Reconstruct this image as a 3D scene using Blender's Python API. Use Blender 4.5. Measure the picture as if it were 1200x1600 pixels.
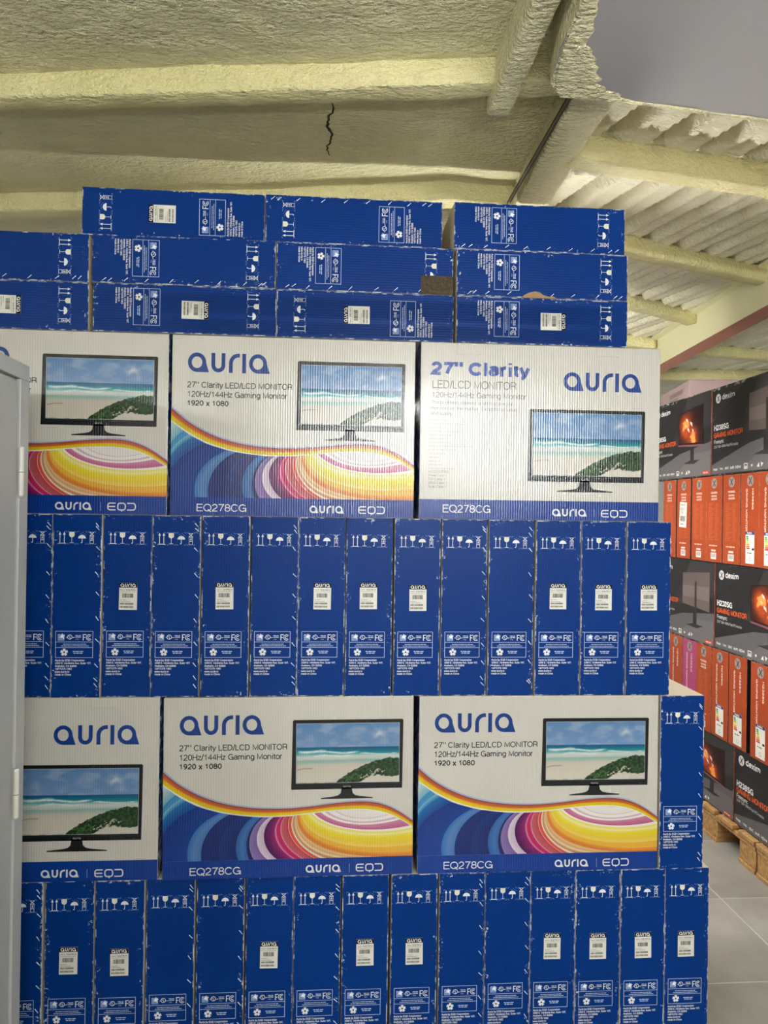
import bpy, bmesh, math, random
import numpy as np
from mathutils import Vector, Matrix, noise as mnoise

for o in list(bpy.data.objects):
    bpy.data.objects.remove(o, do_unlink=True)
SC = bpy.context.scene
COL = SC.collection
random.seed(7)
rng = np.random.default_rng(11)

# ------------------------------------------------------------------ camera
CAM_H = 1.48
cam = bpy.data.cameras.new('camera')
cam.sensor_fit = 'VERTICAL'
cam.sensor_height = 36.0
cam.lens = 1150.0 / 1600.0 * 36.0
cam.clip_start = 0.05
camo = bpy.data.objects.new('camera', cam)
COL.objects.link(camo)
YAW, PITCH, ROLL = math.atan(85 / 1150), math.radians(0.2), 0.014
fw = Vector((math.sin(YAW) * math.cos(PITCH), math.cos(YAW) * math.cos(PITCH), math.sin(PITCH)))
rt = Vector((math.cos(YAW), -math.sin(YAW), 0))
up = rt.cross(fw)
r2 = rt * math.cos(ROLL) + up * math.sin(ROLL)
u2 = up * math.cos(ROLL) - rt * math.sin(ROLL)
camo.matrix_world = Matrix(((r2.x, u2.x, -fw.x, 0), (r2.y, u2.y, -fw.y, 0), (r2.z, u2.z, -fw.z, CAM_H), (0, 0, 0, 1)))
SC.camera = camo

# ------------------------------------------------------------------ world, exposure
w = bpy.data.worlds.new('world')
SC.world = w
w.use_nodes = True
w.node_tree.nodes['Background'].inputs[0].default_value = (0.8, 0.85, 0.9, 1)
w.node_tree.nodes['Background'].inputs[1].default_value = 0.3
SC.view_settings.view_transform = 'Standard'
SC.view_settings.look = 'None'
SC.view_settings.gamma = 1.0
SC.view_settings.exposure = 1.93
SC.view_settings.use_curve_mapping = False
SC.cycles.max_bounces = 7
SC.cycles.diffuse_bounces = 5
SC.cycles.glossy_bounces = 2
SC.cycles.caustics_reflective = False

# tube lamps: (x, y, z, length, rotation, watts, tint); the fixtures are built at the end
LAMPS = [
    (1.05, -3.05, 2.10, 0.9, 0.0, 70, (0.97, 0.988, 1.0)),
    (0.42, 0.50, 2.02, 0.9, 0.0, 6.5, (0.97, 0.988, 1.0)),
    (-1.95, -2.0, 2.05, 1.2, math.pi / 2, 44, (0.97, 0.988, 1.0)),
    (0.58, 3.12, 1.93, 1.2, 0.0, 44, (1.0, 0.975, 0.93)),
    (3.0, 1.2, 2.25, 1.2, math.pi / 2, 9, (1.0, 0.98, 0.95)),
]


# ------------------------------------------------------------------ small helpers
def lin(c):
    c = np.asarray(c, float) / 255.0
    return np.where(c <= 0.04045, c / 12.92, ((c + 0.055) / 1.055) ** 2.4)


def L4(c):
    a = lin(c)
    return (float(a[0]), float(a[1]), float(a[2]), 1.0)


def mesh(name, verts, faces, mats=(), idx=None, smooth=False):
    m = bpy.data.meshes.new(name)
    m.from_pydata([tuple(map(float, v)) for v in verts], [], [tuple(map(int, f)) for f in faces])
    for mm in mats:
        m.materials.append(mm)
    if idx is not None:
        m.polygons.foreach_set('material_index', idx)
    if smooth:
        m.polygons.foreach_set('use_smooth', [True] * len(m.polygons))
    m.update()
    return m


def obj(name, m, parent=None, loc=(0, 0, 0), rot=(0, 0, 0)):
    o = bpy.data.objects.new(name, m)
    COL.objects.link(o)
    o.parent = parent
    o.location = loc
    o.rotation_euler = rot
    return o


def thing(name, label, cat, loc=(0, 0, 0), rot=(0, 0, 0), group=None, scale=(1, 1, 1)):
    o = obj(name, None, None, loc, rot)
    o.empty_display_size = 0.05
    o.scale = scale
    tag(o, label, cat, group)
    return o


def tag(o, label, cat, group=None):
    o['label'] = label
    o['category'] = cat
    if group:
        o['group'] = group
    return o


def struct(name, m, loc=(0, 0, 0), label=None):
    o = obj(name, m, None, loc)
    o['kind'] = 'structure'
    if label:
        o['label'] = label
    return o


def box_mesh(name, x0, x1, y0, y1, z0, z1, mat, bev=0.0, seg=2):
    bm = bmesh.new()
    bmesh.ops.create_cube(bm, size=1)
    for v in bm.verts:
        v.co = Vector(((x0 + x1) / 2 + v.co.x * (x1 - x0), (y0 + y1) / 2 + v.co.y * (y1 - y0), (z0 + z1) / 2 + v.co.z * (z1 - z0)))
    if bev:
        bmesh.ops.bevel(bm, geom=bm.edges[:], offset=bev, segments=seg, affect='EDGES', profile=0.5)
    m = bpy.data.meshes.new(name)
    bm.to_mesh(m)
    bm.free()
    if mat:
        m.materials.append(mat)
    return m


def grid_mesh(name, xs, ys, Z, mat, flip=True):
    nx, ny = len(xs), len(ys)
    X, Y = np.meshgrid(xs, ys)
    co = np.stack([X, Y, Z], -1).reshape(-1, 3)
    i = np.arange(nx * ny).reshape(ny, nx)
    q = np.stack([i[:-1, :-1], i[1:, :-1], i[1:, 1:], i[:-1, 1:]] if flip else [i[:-1, :-1], i[:-1, 1:], i[1:, 1:], i[1:, :-1]], -1).reshape(-1, 4)
    m = bpy.data.meshes.new(name)
    m.vertices.add(len(co)); m.vertices.foreach_set('co', co.ravel().astype(np.float32))
    m.loops.add(q.size); m.loops.foreach_set('vertex_index', q.ravel().astype(np.int32))
    m.polygons.add(len(q)); m.polygons.foreach_set('loop_start', (np.arange(len(q)) * 4).astype(np.int32))
    m.polygons.foreach_set('use_smooth', np.ones(len(q), bool))
    m.update(calc_edges=True); m.validate()
    if mat:
        m.materials.append(mat)
    return m


def vnoise(x, y, seed=0):
    """smooth value noise, vectorised"""
    r = np.random.default_rng(seed).random((64, 64))
    xi, yi = np.floor(x).astype(int), np.floor(y).astype(int)
    fx, fy = x - xi, y - yi
    fx, fy = fx * fx * (3 - 2 * fx), fy * fy * (3 - 2 * fy)
    g = lambda a, b: r[b % 64, a % 64]
    return (g(xi, yi) * (1 - fx) + g(xi + 1, yi) * fx) * (1 - fy) + (g(xi, yi + 1) * (1 - fx) + g(xi + 1, yi + 1) * fx) * fy


def fbm(x, y, seed=0, oct=4):
    s, a, t = 0, 1.0, 0
    for k in range(oct):
        s = s + a * vnoise(x * 2 ** k, y * 2 ** k, seed + k); t += a; a *= 0.5
    return s / t


# ------------------------------------------------------------------ materials
class N:
    def __init__(self, name):
        self.m = bpy.data.materials.new(name)
        self.m.use_nodes = True
        self.t = self.m.node_tree
        self.b = self.t.nodes['Principled BSDF']

    def n(self, typ, **kw):
        d = self.t.nodes.new(typ)
        for k, v in kw.items():
            setattr(d, k, v)
        return d

    def l(self, a, b):
        self.t.links.new(a, b)

    def math(self, op, a, b=None, c=None, clamp=False):
        d = self.n('ShaderNodeMath', operation=op, use_clamp=clamp)
        for i, x in enumerate((a, b, c)):
            if x is None:
                continue
            if isinstance(x, (int, float)):
                d.inputs[i].default_value = x
            else:
                self.l(x, d.inputs[i])
        return d.outputs[0]

    def smooth(self, x, lo, hi):
        d = self.n('ShaderNodeMapRange', interpolation_type='SMOOTHSTEP')
        self.l(x, d.inputs['Value'])
        d.inputs['From Min'].default_value = lo
        d.inputs['From Max'].default_value = hi
        return d.outputs['Result']

    def noise(self, vec, scale, detail=3, rough=0.55):
        d = self.n('ShaderNodeTexNoise')
        self.l(vec, d.inputs['Vector'])
        d.inputs['Scale'].default_value = scale
        d.inputs['Detail'].default_value = detail
        d.inputs['Roughness'].default_value = rough
        return d.outputs['Fac']

    def mix(self, fac, a, b):
        d = self.n('ShaderNodeMix', data_type='RGBA')
        if isinstance(fac, (int, float)):
            d.inputs[0].default_value = fac
        else:
            self.l(fac, d.inputs[0])
        for i, x in ((6, a), (7, b)):
            if isinstance(x, tuple):
                d.inputs[i].default_value = x
            else:
                self.l(x, d.inputs[i])
        return d.outputs[2]

    def bump(self, h, strength, dist):
        d = self.n('ShaderNodeBump')
        d.inputs['Strength'].default_value = strength
        d.inputs['Distance'].default_value = dist
        self.l(h, d.inputs['Height'])
        self.l(d.outputs['Normal'], self.b.inputs['Normal'])

    def coords(self, rand=True):
        tc = self.n('ShaderNodeTexCoord')
        if not rand:
            return tc.outputs['Object'], tc.outputs['Object']
        oi = self.n('ShaderNodeObjectInfo')
        v = self.n('ShaderNodeVectorMath', operation='ADD')
        s = self.math('MULTIPLY', oi.outputs['Random'], 37.0)
        cb = self.n('ShaderNodeCombineXYZ')
        for i in range(3):
            self.l(s, cb.inputs[i])
        self.l(tc.outputs['Object'], v.inputs[0])
        self.l(cb.outputs[0], v.inputs[1])
        return tc.outputs['Object'], v.outputs[0]


def plain(name, rgb, rough=0.5, metal=0.0, spec=0.5, vary=0.06, scale=8.0, bump=0.0, bscale=40.0, bdist=0.002):
    k = N(name)
    o, v = k.coords()
    f = k.noise(v, scale)
    c = lin(rgb)
    lo = tuple(float(x) for x in c * (1 - vary)) + (1,)
    hi = tuple(float(min(1, x)) for x in c * (1 + vary)) + (1,)
    k.l(k.mix(f, lo, hi), k.b.inputs['Base Color'])
    k.b.inputs['Roughness'].default_value = rough
    k.b.inputs['Metallic'].default_value = metal
    k.b.inputs['Specular IOR Level'].default_value = spec
    if bump:
        k.bump(k.noise(v, bscale), bump, bdist)
    return k.m


def carton_mat(name, rgb, half, height, wear_rgb, wear=1.0, rough=0.36, flute=0.35, spec=0.45, edge=0.004):
    """printed board: slight tone drift, fluting relief, scuffed edges"""
    k = N(name)
    o, v = k.coords()
    sp = k.n('ShaderNodeSeparateXYZ')
    k.l(o, sp.inputs[0])
    ax = k.math('ABSOLUTE', sp.outputs['X'])
    ex = k.smooth(ax, half - edge, half - 0.0003)
    az = k.math('ABSOLUTE', k.math('SUBTRACT', sp.outputs['Z'], height / 2))
    ez = k.smooth(az, height / 2 - edge, height / 2 - 0.0003)
    e = k.math('MAXIMUM', ex, ez)
    n1 = k.noise(v, 38, 4, 0.7)
    near = k.math('MULTIPLY', e, k.smooth(n1, 0.50, 0.60))
    # a few scuffs a little further in from the edge
    ex2 = k.math('MAXIMUM', k.smooth(ax, half - edge * 4.5, half - edge), k.smooth(az, height / 2 - edge * 5, height / 2 - edge))
    n2 = k.noise(v, 120, 3, 0.7)
    n3 = k.noise(v, 14, 2, 0.5)
    far = k.math('MULTIPLY', k.math('MULTIPLY', ex2, k.smooth(n2, 0.60, 0.66)), k.smooth(n3, 0.52, 0.60))
    mask = k.math('MULTIPLY', k.math('MAXIMUM', near, far), wear, clamp=True)
    tone = k.noise(v, 5, 2)
    c = lin(rgb)
    base = k.mix(tone, tuple(float(x) for x in c * 0.93) + (1,), tuple(float(min(1, x)) for x in c * 1.07) + (1,))
    k.l(k.mix(mask, base, L4(wear_rgb)), k.b.inputs['Base Color'])
    k.b.inputs['Roughness'].default_value = rough
    k.b.inputs['Specular IOR Level'].default_value = spec
    wv = k.n('ShaderNodeTexWave', wave_type='BANDS', bands_direction='X')
    k.l(o, wv.inputs['Vector'])
    wv.inputs['Scale'].default_value = 46
    wv.inputs['Distortion'].default_value = 1.2
    n4 = k.noise(v, 55, 3, 0.6)
    k.bump(k.math('ADD', k.math('MULTIPLY', wv.outputs['Fac'], 0.5), n4), flute, 0.0022)
    return k.m


def ink_mat(name, rough=0.36, flute=0.3, spec=0.45, gain=1.0):
    k = N(name)
    o, v = k.coords()
    a = k.n('ShaderNodeVertexColor', layer_name='ink')
    g = k.n('ShaderNodeMix', data_type='RGBA', blend_type='MULTIPLY')
    g.inputs[0].default_value = 1.0
    g.inputs[7].default_value = (gain, gain, gain, 1)
    k.l(a.outputs['Color'], g.inputs[6])
    k.l(g.outputs[2], k.b.inputs['Base Color'])
    k.b.inputs['Roughness'].default_value = rough
    k.b.inputs['Specular IOR Level'].default_value = spec
    wv = k.n('ShaderNodeTexWave', wave_type='BANDS', bands_direction='X')
    k.l(o, wv.inputs['Vector'])
    wv.inputs['Scale'].default_value = 46
    wv.inputs['Distortion'].default_value = 1.2
    n4 = k.noise(v, 55, 3, 0.6)
    k.bump(k.math('ADD', k.math('MULTIPLY', wv.outputs['Fac'], 0.5), n4), flute, 0.0022)
    return k.m


def foam_mat(name, rgb_a, rgb_b, rough=0.42, big=9.0, strength=0.75, spec=0.5):
    """spray foam: yellow cream, lumpy skin"""
    k = N(name)
    o, v = k.coords(False)
    f = k.noise(v, 1.6, 4, 0.6)
    g = k.noise(v, 22, 3, 0.6)
    base = k.mix(k.smooth(f, 0.36, 0.66), L4(rgb_a), L4(rgb_b))
    dk = k.mix(k.smooth(g, 0.55, 0.75), base, tuple(float(x) for x in lin(rgb_b) * 0.86) + (1,))
    k.l(dk, k.b.inputs['Base Color'])
    k.b.inputs['Roughness'].default_value = rough
    k.b.inputs['Specular IOR Level'].default_value = spec
    mp = k.n('ShaderNodeMapping')
    mp.inputs['Scale'].default_value = (0.75, 1.35, 1.0)
    mp.inputs['Rotation'].default_value = (0, 0, 0.5)
    k.l(v, mp.inputs['Vector'])
    h1 = k.noise(mp.outputs['Vector'], big, 3, 0.55)
    h2 = k.noise(mp.outputs['Vector'], big * 6.5, 3, 0.65)
    h = k.math('ADD', k.math('MULTIPLY', h1, 1.0), k.math('MULTIPLY', h2, 0.8))
    k.bump(h, strength, 0.03)
    return k.m


BLUE = (0, 43, 108)
D_, H_, W_ = 0.1275, 0.4895, 0.676
M_BLUE = carton_mat('blue printed board', BLUE, D_ / 2, H_, (205, 208, 210), 1.0, flute=0.10, spec=0.12)
M_WHITE = carton_mat('white coated board', (180, 177, 169), W_ / 2, H_, (150, 138, 118), 0.55, rough=0.21, flute=0.22, spec=0.45)
M_WSIDE = plain('white board side', (186, 182, 172), 0.5, vary=0.05)
M_CREAM = plain('cream board flap', (196, 186, 164), 0.6, vary=0.08, scale=14)
M_BLUEF = carton_mat('blue board edge', (0, 42, 106), W_ / 2, H_, (205, 205, 205), 0.8, flute=0.10, spec=0.12)
M_INK = ink_mat('printing ink', 0.36, 0.10, 0.15, 0.80)
M_INKW = ink_mat('printing ink on white board', 0.21, 0.22, 0.42, 0.64)
M_STICK = plain('sticker paper', (204, 202, 193), 0.5, vary=0.03)
M_STAPLE = plain('white glue stitch', (226, 228, 230), 0.4, vary=0.02)
M_TAPE = plain('brown packing tape', (54, 40, 14), 0.22, vary=0.25, scale=60, bump=0.4, bscale=90)
M_TORN = plain('torn brown kraft', (140, 112, 84), 0.85, vary=0.2, scale=60, bump=0.5)
M_ORANGE = carton_mat('orange printed board', (144, 59, 26), 0.0715, 0.404, (205, 170, 150), 0.45, flute=0.08, spec=0.25)
M_PINK = carton_mat('magenta printed board', (146, 52, 92), 0.0715, 0.404, (205, 170, 190), 0.45, flute=0.08)
M_OEND = plain('orange carton end', (144, 59, 26), 0.4)
M_ODARK = plain('dark carton side', (38, 34, 34), 0.5)
M_BLACK = carton_mat('charcoal printed board', (26, 26, 28), 0.31, 0.40, (170, 168, 160), 0.8, flute=0.06, edge=0.006, spec=0.25)
M_FOAM = foam_mat('cream spray foam', (214, 207, 164), (226, 218, 172), 0.36, 9.0, 1.0)
M_FOAMR = foam_mat('pale spray foam on roof sheet', (222, 216, 186), (234, 228, 200), 0.5, 11.0, 0.55)
M_FOAMP = foam_mat('yellow spray foam on purlin', (216, 207, 150), (226, 217, 164), 0.5, 12.0, 0.7)
M_CRACK = plain('dark crack', (48, 40, 22), 0.9)
M_SLAB = plain('grey painted plaster', (160, 157, 155), 0.75, vary=0.04, scale=3, bump=0.1, bscale=60)
M_BEAM = plain('pale green beam paint', (226, 222, 184), 0.45, vary=0.05, scale=5)
M_REDOX = plain('red oxide primer', (196, 134, 112), 0.7, vary=0.12, scale=22)
M_STEEL = plain('grey enamelled steel', (166, 166, 163), 0.38, vary=0.03, scale=4)
M_STEELD = plain('grey enamelled door', (160, 160, 157), 0.4, vary=0.03, scale=4)
M_HINGE = plain('pale zinc hinge', (196, 196, 186), 0.35, vary=0.05)
M_ROD = plain('bare metal rod', (120, 112, 104), 0.35, metal=0.7)
M_DARK = plain('dark gap shade', (22, 20, 18), 0.6)
M_WALL = plain('cream wall paint', (214, 214, 212), 0.8, vary=0.03, scale=2)
M_FLOORB = plain('floor grout', (172, 170, 164), 0.8, vary=0.04)
M_LAMPB = plain('white lamp housing', (230, 230, 228), 0.4)


def tile_mat():
    k = N('grey porcelain tile')
    o, v = k.coords()
    a = k.noise(v, 3.0, 5, 0.65)
    b = k.noise(v, 60.0, 2, 0.6)
    base = k.mix(k.smooth(a, 0.3, 0.7), L4((124, 121, 116)), L4((144, 141, 135)))
    k.l(k.mix(k.math('MULTIPLY', k.smooth(b, 0.55, 0.8), 0.25), base, L4((112, 110, 106))), k.b.inputs['Base Color'])
    k.b.inputs['Roughness'].default_value = 0.42
    return k.m


def wood_mat():
    k = N('pallet wood')
    o, v = k.coords()
    mp = k.n('ShaderNodeMapping')
    mp.inputs['Scale'].default_value = (3, 22, 22)
    k.l(v, mp.inputs['Vector'])
    f = k.noise(mp.outputs['Vector'], 3.0, 4, 0.6)
    k.l(k.mix(k.smooth(f, 0.3, 0.7), L4((140, 102, 58)), L4((178, 138, 86))), k.b.inputs['Base Color'])
    k.b.inputs['Roughness'].default_value = 0.75
    k.bump(f, 0.3, 0.002)
    return k.m


M_TILE, M_WOOD = tile_mat(), wood_mat()

# ------------------------------------------------------------------ flat print (ink) builder
def _a(cx, cy, rx, ry, a0, a1, n=10):
    return [(cx + rx * math.cos(math.radians(a0 + (a1 - a0) * i / n)), cy + ry * math.sin(math.radians(a0 + (a1 - a0) * i / n))) for i in range(n + 1)]


XH = 0.73
GLYPH = {   # advance width, centre lines of the strokes; capital height 1
    'A': (0.90, [[(0.02, 0), (0.40, 1), (0.50, 1), (0.88, 0)], [(0.16, 0.33), (0.74, 0.33)]]),
    'B': (0.92, [[(0.12, 0), (0.12, 1), (0.5, 1)] + _a(0.5, 0.765, 0.29, 0.235, 90, -90) + [(0.12, 0.53)], [(0.12, 0), (0.5, 0)] + _a(0.5, 0.265, 0.34, 0.265, -90, 90)]),
    'C': (0.98, [_a(0.50, 0.5, 0.42, 0.5, 38, 322, 18)]),
    'D': (0.98, [[(0.12, 0), (0.12, 1), (0.42, 1)] + _a(0.42, 0.5, 0.44, 0.5, 90, -90, 14) + [(0.12, 0)]]),
    'E': (0.86, [[(0.80, 1), (0.12, 1), (0.12, 0), (0.82, 0)], [(0.12, 0.53), (0.74, 0.53)]]),
    'F': (0.80, [[(0.78, 1), (0.12, 1), (0.12, 0)], [(0.12, 0.51), (0.68, 0.51)]]),
    'G': (1.04, [_a(0.51, 0.5, 0.43, 0.5, 40, 330, 18) + [(0.92, 0.46), (0.54, 0.46)], [(0.92, 0.46), (0.92, 0)]]),
    'H': (0.96, [[(0.12, 0), (0.12, 1)], [(0.84, 0), (0.84, 1)], [(0.12, 0.53), (0.84, 0.53)]]),
    'I': (0.36, [[(0.18, 0), (0.18, 1)]]),
    'K': (0.90, [[(0.12, 0), (0.12, 1)], [(0.80, 1), (0.14, 0.38)], [(0.38, 0.58), (0.86, 0)]]),
    'L': (0.76, [[(0.12, 1), (0.12, 0), (0.72, 0)]]),
    'M': (1.12, [[(0.12, 0), (0.12, 1), (0.56, 0.08), (1.0, 1), (1.0, 0)]]),
    'N': (0.98, [[(0.12, 0), (0.12, 1), (0.85, 0), (0.85, 1)]]),
    'O': (1.06, [_a(0.53, 0.5, 0.45, 0.5, 0, 360, 24)]),
    'P': (0.90, [[(0.12, 0), (0.12, 1), (0.52, 1)] + _a(0.52, 0.72, 0.30, 0.28, 90, -90) + [(0.12, 0.44)]]),
    'Q': (1.06, [_a(0.53, 0.5, 0.45, 0.5, 0, 360, 24), [(0.60, 0.28), (0.96, -0.06)]]),
    'R': (0.96, [[(0.12, 0), (0.12, 1), (0.54, 1)] + _a(0.54, 0.735, 0.29, 0.265, 90, -90) + [(0.12, 0.47)], [(0.54, 0.47), (0.78, 0.38), (0.82, 0.0)]]),
    'S': (0.90, [_a(0.45, 0.75, 0.33, 0.25, 20, 250, 12) + _a(0.45, 0.25, 0.36, 0.26, 80, -160, 12)]),
    'T': (0.82, [[(0.41, 0), (0.41, 1)], [(0.02, 1), (0.80, 1)]]),
    'U': (0.96, [[(0.12, 1), (0.12, 0.34)] + _a(0.48, 0.34, 0.36, 0.34, 180, 360, 12) + [(0.84, 1)]]),
    'V': (0.88, [[(0.03, 1), (0.42, 0), (0.46, 0), (0.85, 1)]]),
    'W': (1.26, [[(0.02, 1), (0.30, 0), (0.34, 0), (0.61, 1), (0.65, 1), (0.92, 0), (0.96, 0), (1.24, 1)]]),
    'X': (0.88, [[(0.04, 1), (0.84, 0)], [(0.84, 1), (0.04, 0)]]),
    'Y': (0.88, [[(0.03, 1), (0.44, 0.42), (0.85, 1)], [(0.44, 0.42), (0.44, 0)]]),
    'Z': (0.84, [[(0.06, 1), (0.78, 1), (0.05, 0), (0.80, 0)]]),
    'a': (0.76, [_a(0.36, 0.53, 0.26, 0.20, 160, 0, 8) + [(0.62, 0.14), (0.70, 0.02)], [(0.62, 0.44), (0.36, 0.40)] + _a(0.29, 0.20, 0.20, 0.20, 90, 270, 8) + [(0.42, 0.02), (0.62, 0.18)]]),
    'b': (0.76, [[(0.10, 0), (0.10, 1)], _a(0.38, 0.36, 0.28, 0.36, 0, 360, 18)]),
    'c': (0.70, [_a(0.37, 0.36, 0.30, 0.36, 42, 318, 14)]),
    'd': (0.76, [[(0.66, 0), (0.66, 1)], _a(0.38, 0.36, 0.28, 0.36, 0, 360, 18)]),
    'e': (0.76, [[(0.08, 0.38), (0.68, 0.38)] + _a(0.38, 0.36, 0.30, 0.36, 4, 318, 15)]),
    'f': (0.40, [[(0.18, 0), (0.18, 0.80)] + _a(0.36, 0.80, 0.18, 0.20, 180, 90, 5), [(0.02, 0.70), (0.36, 0.70)]]),
    'g': (0.76, [_a(0.37, 0.36, 0.28, 0.36, 0, 360, 18), [(0.65, 0.72), (0.65, 0.0)] + _a(0.36, 0.0, 0.29, 0.27, 0, -150, 9)]),
    'h': (0.76, [[(0.10, 0), (0.10, 1)], [(0.10, 0.40)] + _a(0.37, 0.45, 0.26, 0.27, 180, 0, 10) + [(0.63, 0)]]),
    'i': (0.32, [[(0.16, 0), (0.16, 0.72)], [(0.16, 0.90), (0.16, 1.02)]]),
    'k': (0.70, [[(0.10, 0), (0.10, 1)], [(0.60, 0.72), (0.12, 0.28)], [(0.28, 0.42), (0.66, 0)]]),
    'l': (0.32, [[(0.16, 0), (0.16, 1)]]),
    'm': (1.14, [[(0.10, 0), (0.10, 0.72)], [(0.10, 0.46)] + _a(0.33, 0.48, 0.23, 0.24, 180, 0, 8) + [(0.56, 0)], [(0.56, 0.46)] + _a(0.80, 0.48, 0.23, 0.24, 180, 0, 8) + [(1.03, 0)]]),
    'n': (0.76, [[(0.10, 0), (0.10, 0.72)], [(0.10, 0.42)] + _a(0.37, 0.45, 0.26, 0.27, 180, 0, 10) + [(0.63, 0)]]),
    'o': (0.76, [_a(0.38, 0.36, 0.31, 0.36, 0, 360, 20)]),
    'p': (0.76, [[(0.10, -0.28), (0.10, 0.72)], _a(0.38, 0.36, 0.28, 0.36, 0, 360, 18)]),
    'q': (0.76, [[(0.66, -0.28), (0.66, 0.72)], _a(0.38, 0.36, 0.28, 0.36, 0, 360, 18)]),
    'r': (0.48, [[(0.10, 0), (0.10, 0.72)], [(0.10, 0.40)] + _a(0.40, 0.40, 0.30, 0.31, 180, 85, 6)]),
    's': (0.68, [_a(0.34, 0.54, 0.24, 0.18, 25, 250, 10) + _a(0.34, 0.18, 0.26, 0.18, 75, -160, 10)]),
    't': (0.40, [[(0.18, 0.92), (0.18, 0.14)] + _a(0.34, 0.14, 0.16, 0.14, 180, 280, 5), [(0.02, 0.70), (0.36, 0.70)]]),
    'u': (0.76, [[(0.10, 0.72), (0.10, 0.28)] + _a(0.36, 0.27, 0.26, 0.27, 180, 360, 10), [(0.65, 0), (0.65, 0.72)]]),
    'v': (0.66, [[(0.03, 0.72), (0.31, 0), (0.35, 0), (0.63, 0.72)]]),
    'w': (0.98, [[(0.02, 0.72), (0.23, 0), (0.27, 0), (0.47, 0.72), (0.51, 0.72), (0.71, 0), (0.75, 0), (0.96, 0.72)]]),
    'x': (0.66, [[(0.04, 0.72), (0.62, 0)], [(0.62, 0.72), (0.04, 0)]]),
    'y': (0.66, [[(0.03, 0.72), (0.34, 0.02)], [(0.63, 0.72), (0.32, -0.14), (0.20, -0.27), (0.08, -0.26)]]),
    'z': (0.66, [[(0.06, 0.70), (0.58, 0.70), (0.06, 0.02), (0.62, 0.02)]]),
    '0': (0.78, [_a(0.39, 0.5, 0.30, 0.5, 0, 360, 22)]),
    '1': (0.78, [[(0.14, 0.74), (0.32, 0.80), (0.44, 0.99), (0.44, 0)]]),
    '2': (0.78, [_a(0.38, 0.71, 0.28, 0.29, 170, -25, 10) + [(0.50, 0.42), (0.20, 0.20), (0.09, 0), (0.70, 0)]]),
    '3': (0.78, [_a(0.37, 0.75, 0.25, 0.25, 165, -90, 10), _a(0.38, 0.265, 0.29, 0.265, 90, -168, 11)]),
    '4': (0.78, [[(0.54, 0), (0.54, 1), (0.06, 0.30), (0.72, 0.30)]]),
    '5': (0.78, [[(0.64, 1), (0.20, 1), (0.12, 0.50)] + _a(0.37, 0.32, 0.30, 0.32, 140, -160, 12)]),
    '6': (0.78, [_a(0.40, 0.31, 0.28, 0.31, 0, 360, 18), _a(0.48, 0.42, 0.36, 0.58, 180, 65, 9)]),
    '7': (0.78, [[(0.08, 0.99), (0.70, 0.99), (0.46, 0.55), (0.30, 0)]]),
    '8': (0.78, [_a(0.39, 0.76, 0.25, 0.24, 0, 360, 16), _a(0.39, 0.27, 0.30, 0.27, 0, 360, 18)]),
    '9': (0.78, [_a(0.38, 0.69, 0.28, 0.31, 0, 360, 18), _a(0.30, 0.58, 0.36, 0.58, 0, -115, 9)]),
    '/': (0.40, [[(0.02, -0.02), (0.38, 1.02)]]), '.': (0.36, [[(0.18, 0), (0.18, 0.12)]]), ',': (0.36, [[(0.19, 0.12), (0.19, 0), (0.12, -0.14)]]),
    ':': (0.36, [[(0.18, 0), (0.18, 0.12)], [(0.18, 0.58), (0.18, 0.70)]]), '-': (0.46, [[(0.06, 0.36), (0.40, 0.36)]]), '"': (0.62, [[(0.12, 1), (0.12, 0.66)], [(0.50, 1), (0.50, 0.66)]]),
    '(': (0.44, [_a(0.46, 0.37, 0.30, 0.66, 118, 242, 8)]), ')': (0.44, [_a(-0.02, 0.37, 0.30, 0.66, 62, -62, 8)]), ' ': (0.40, []),
}


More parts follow.
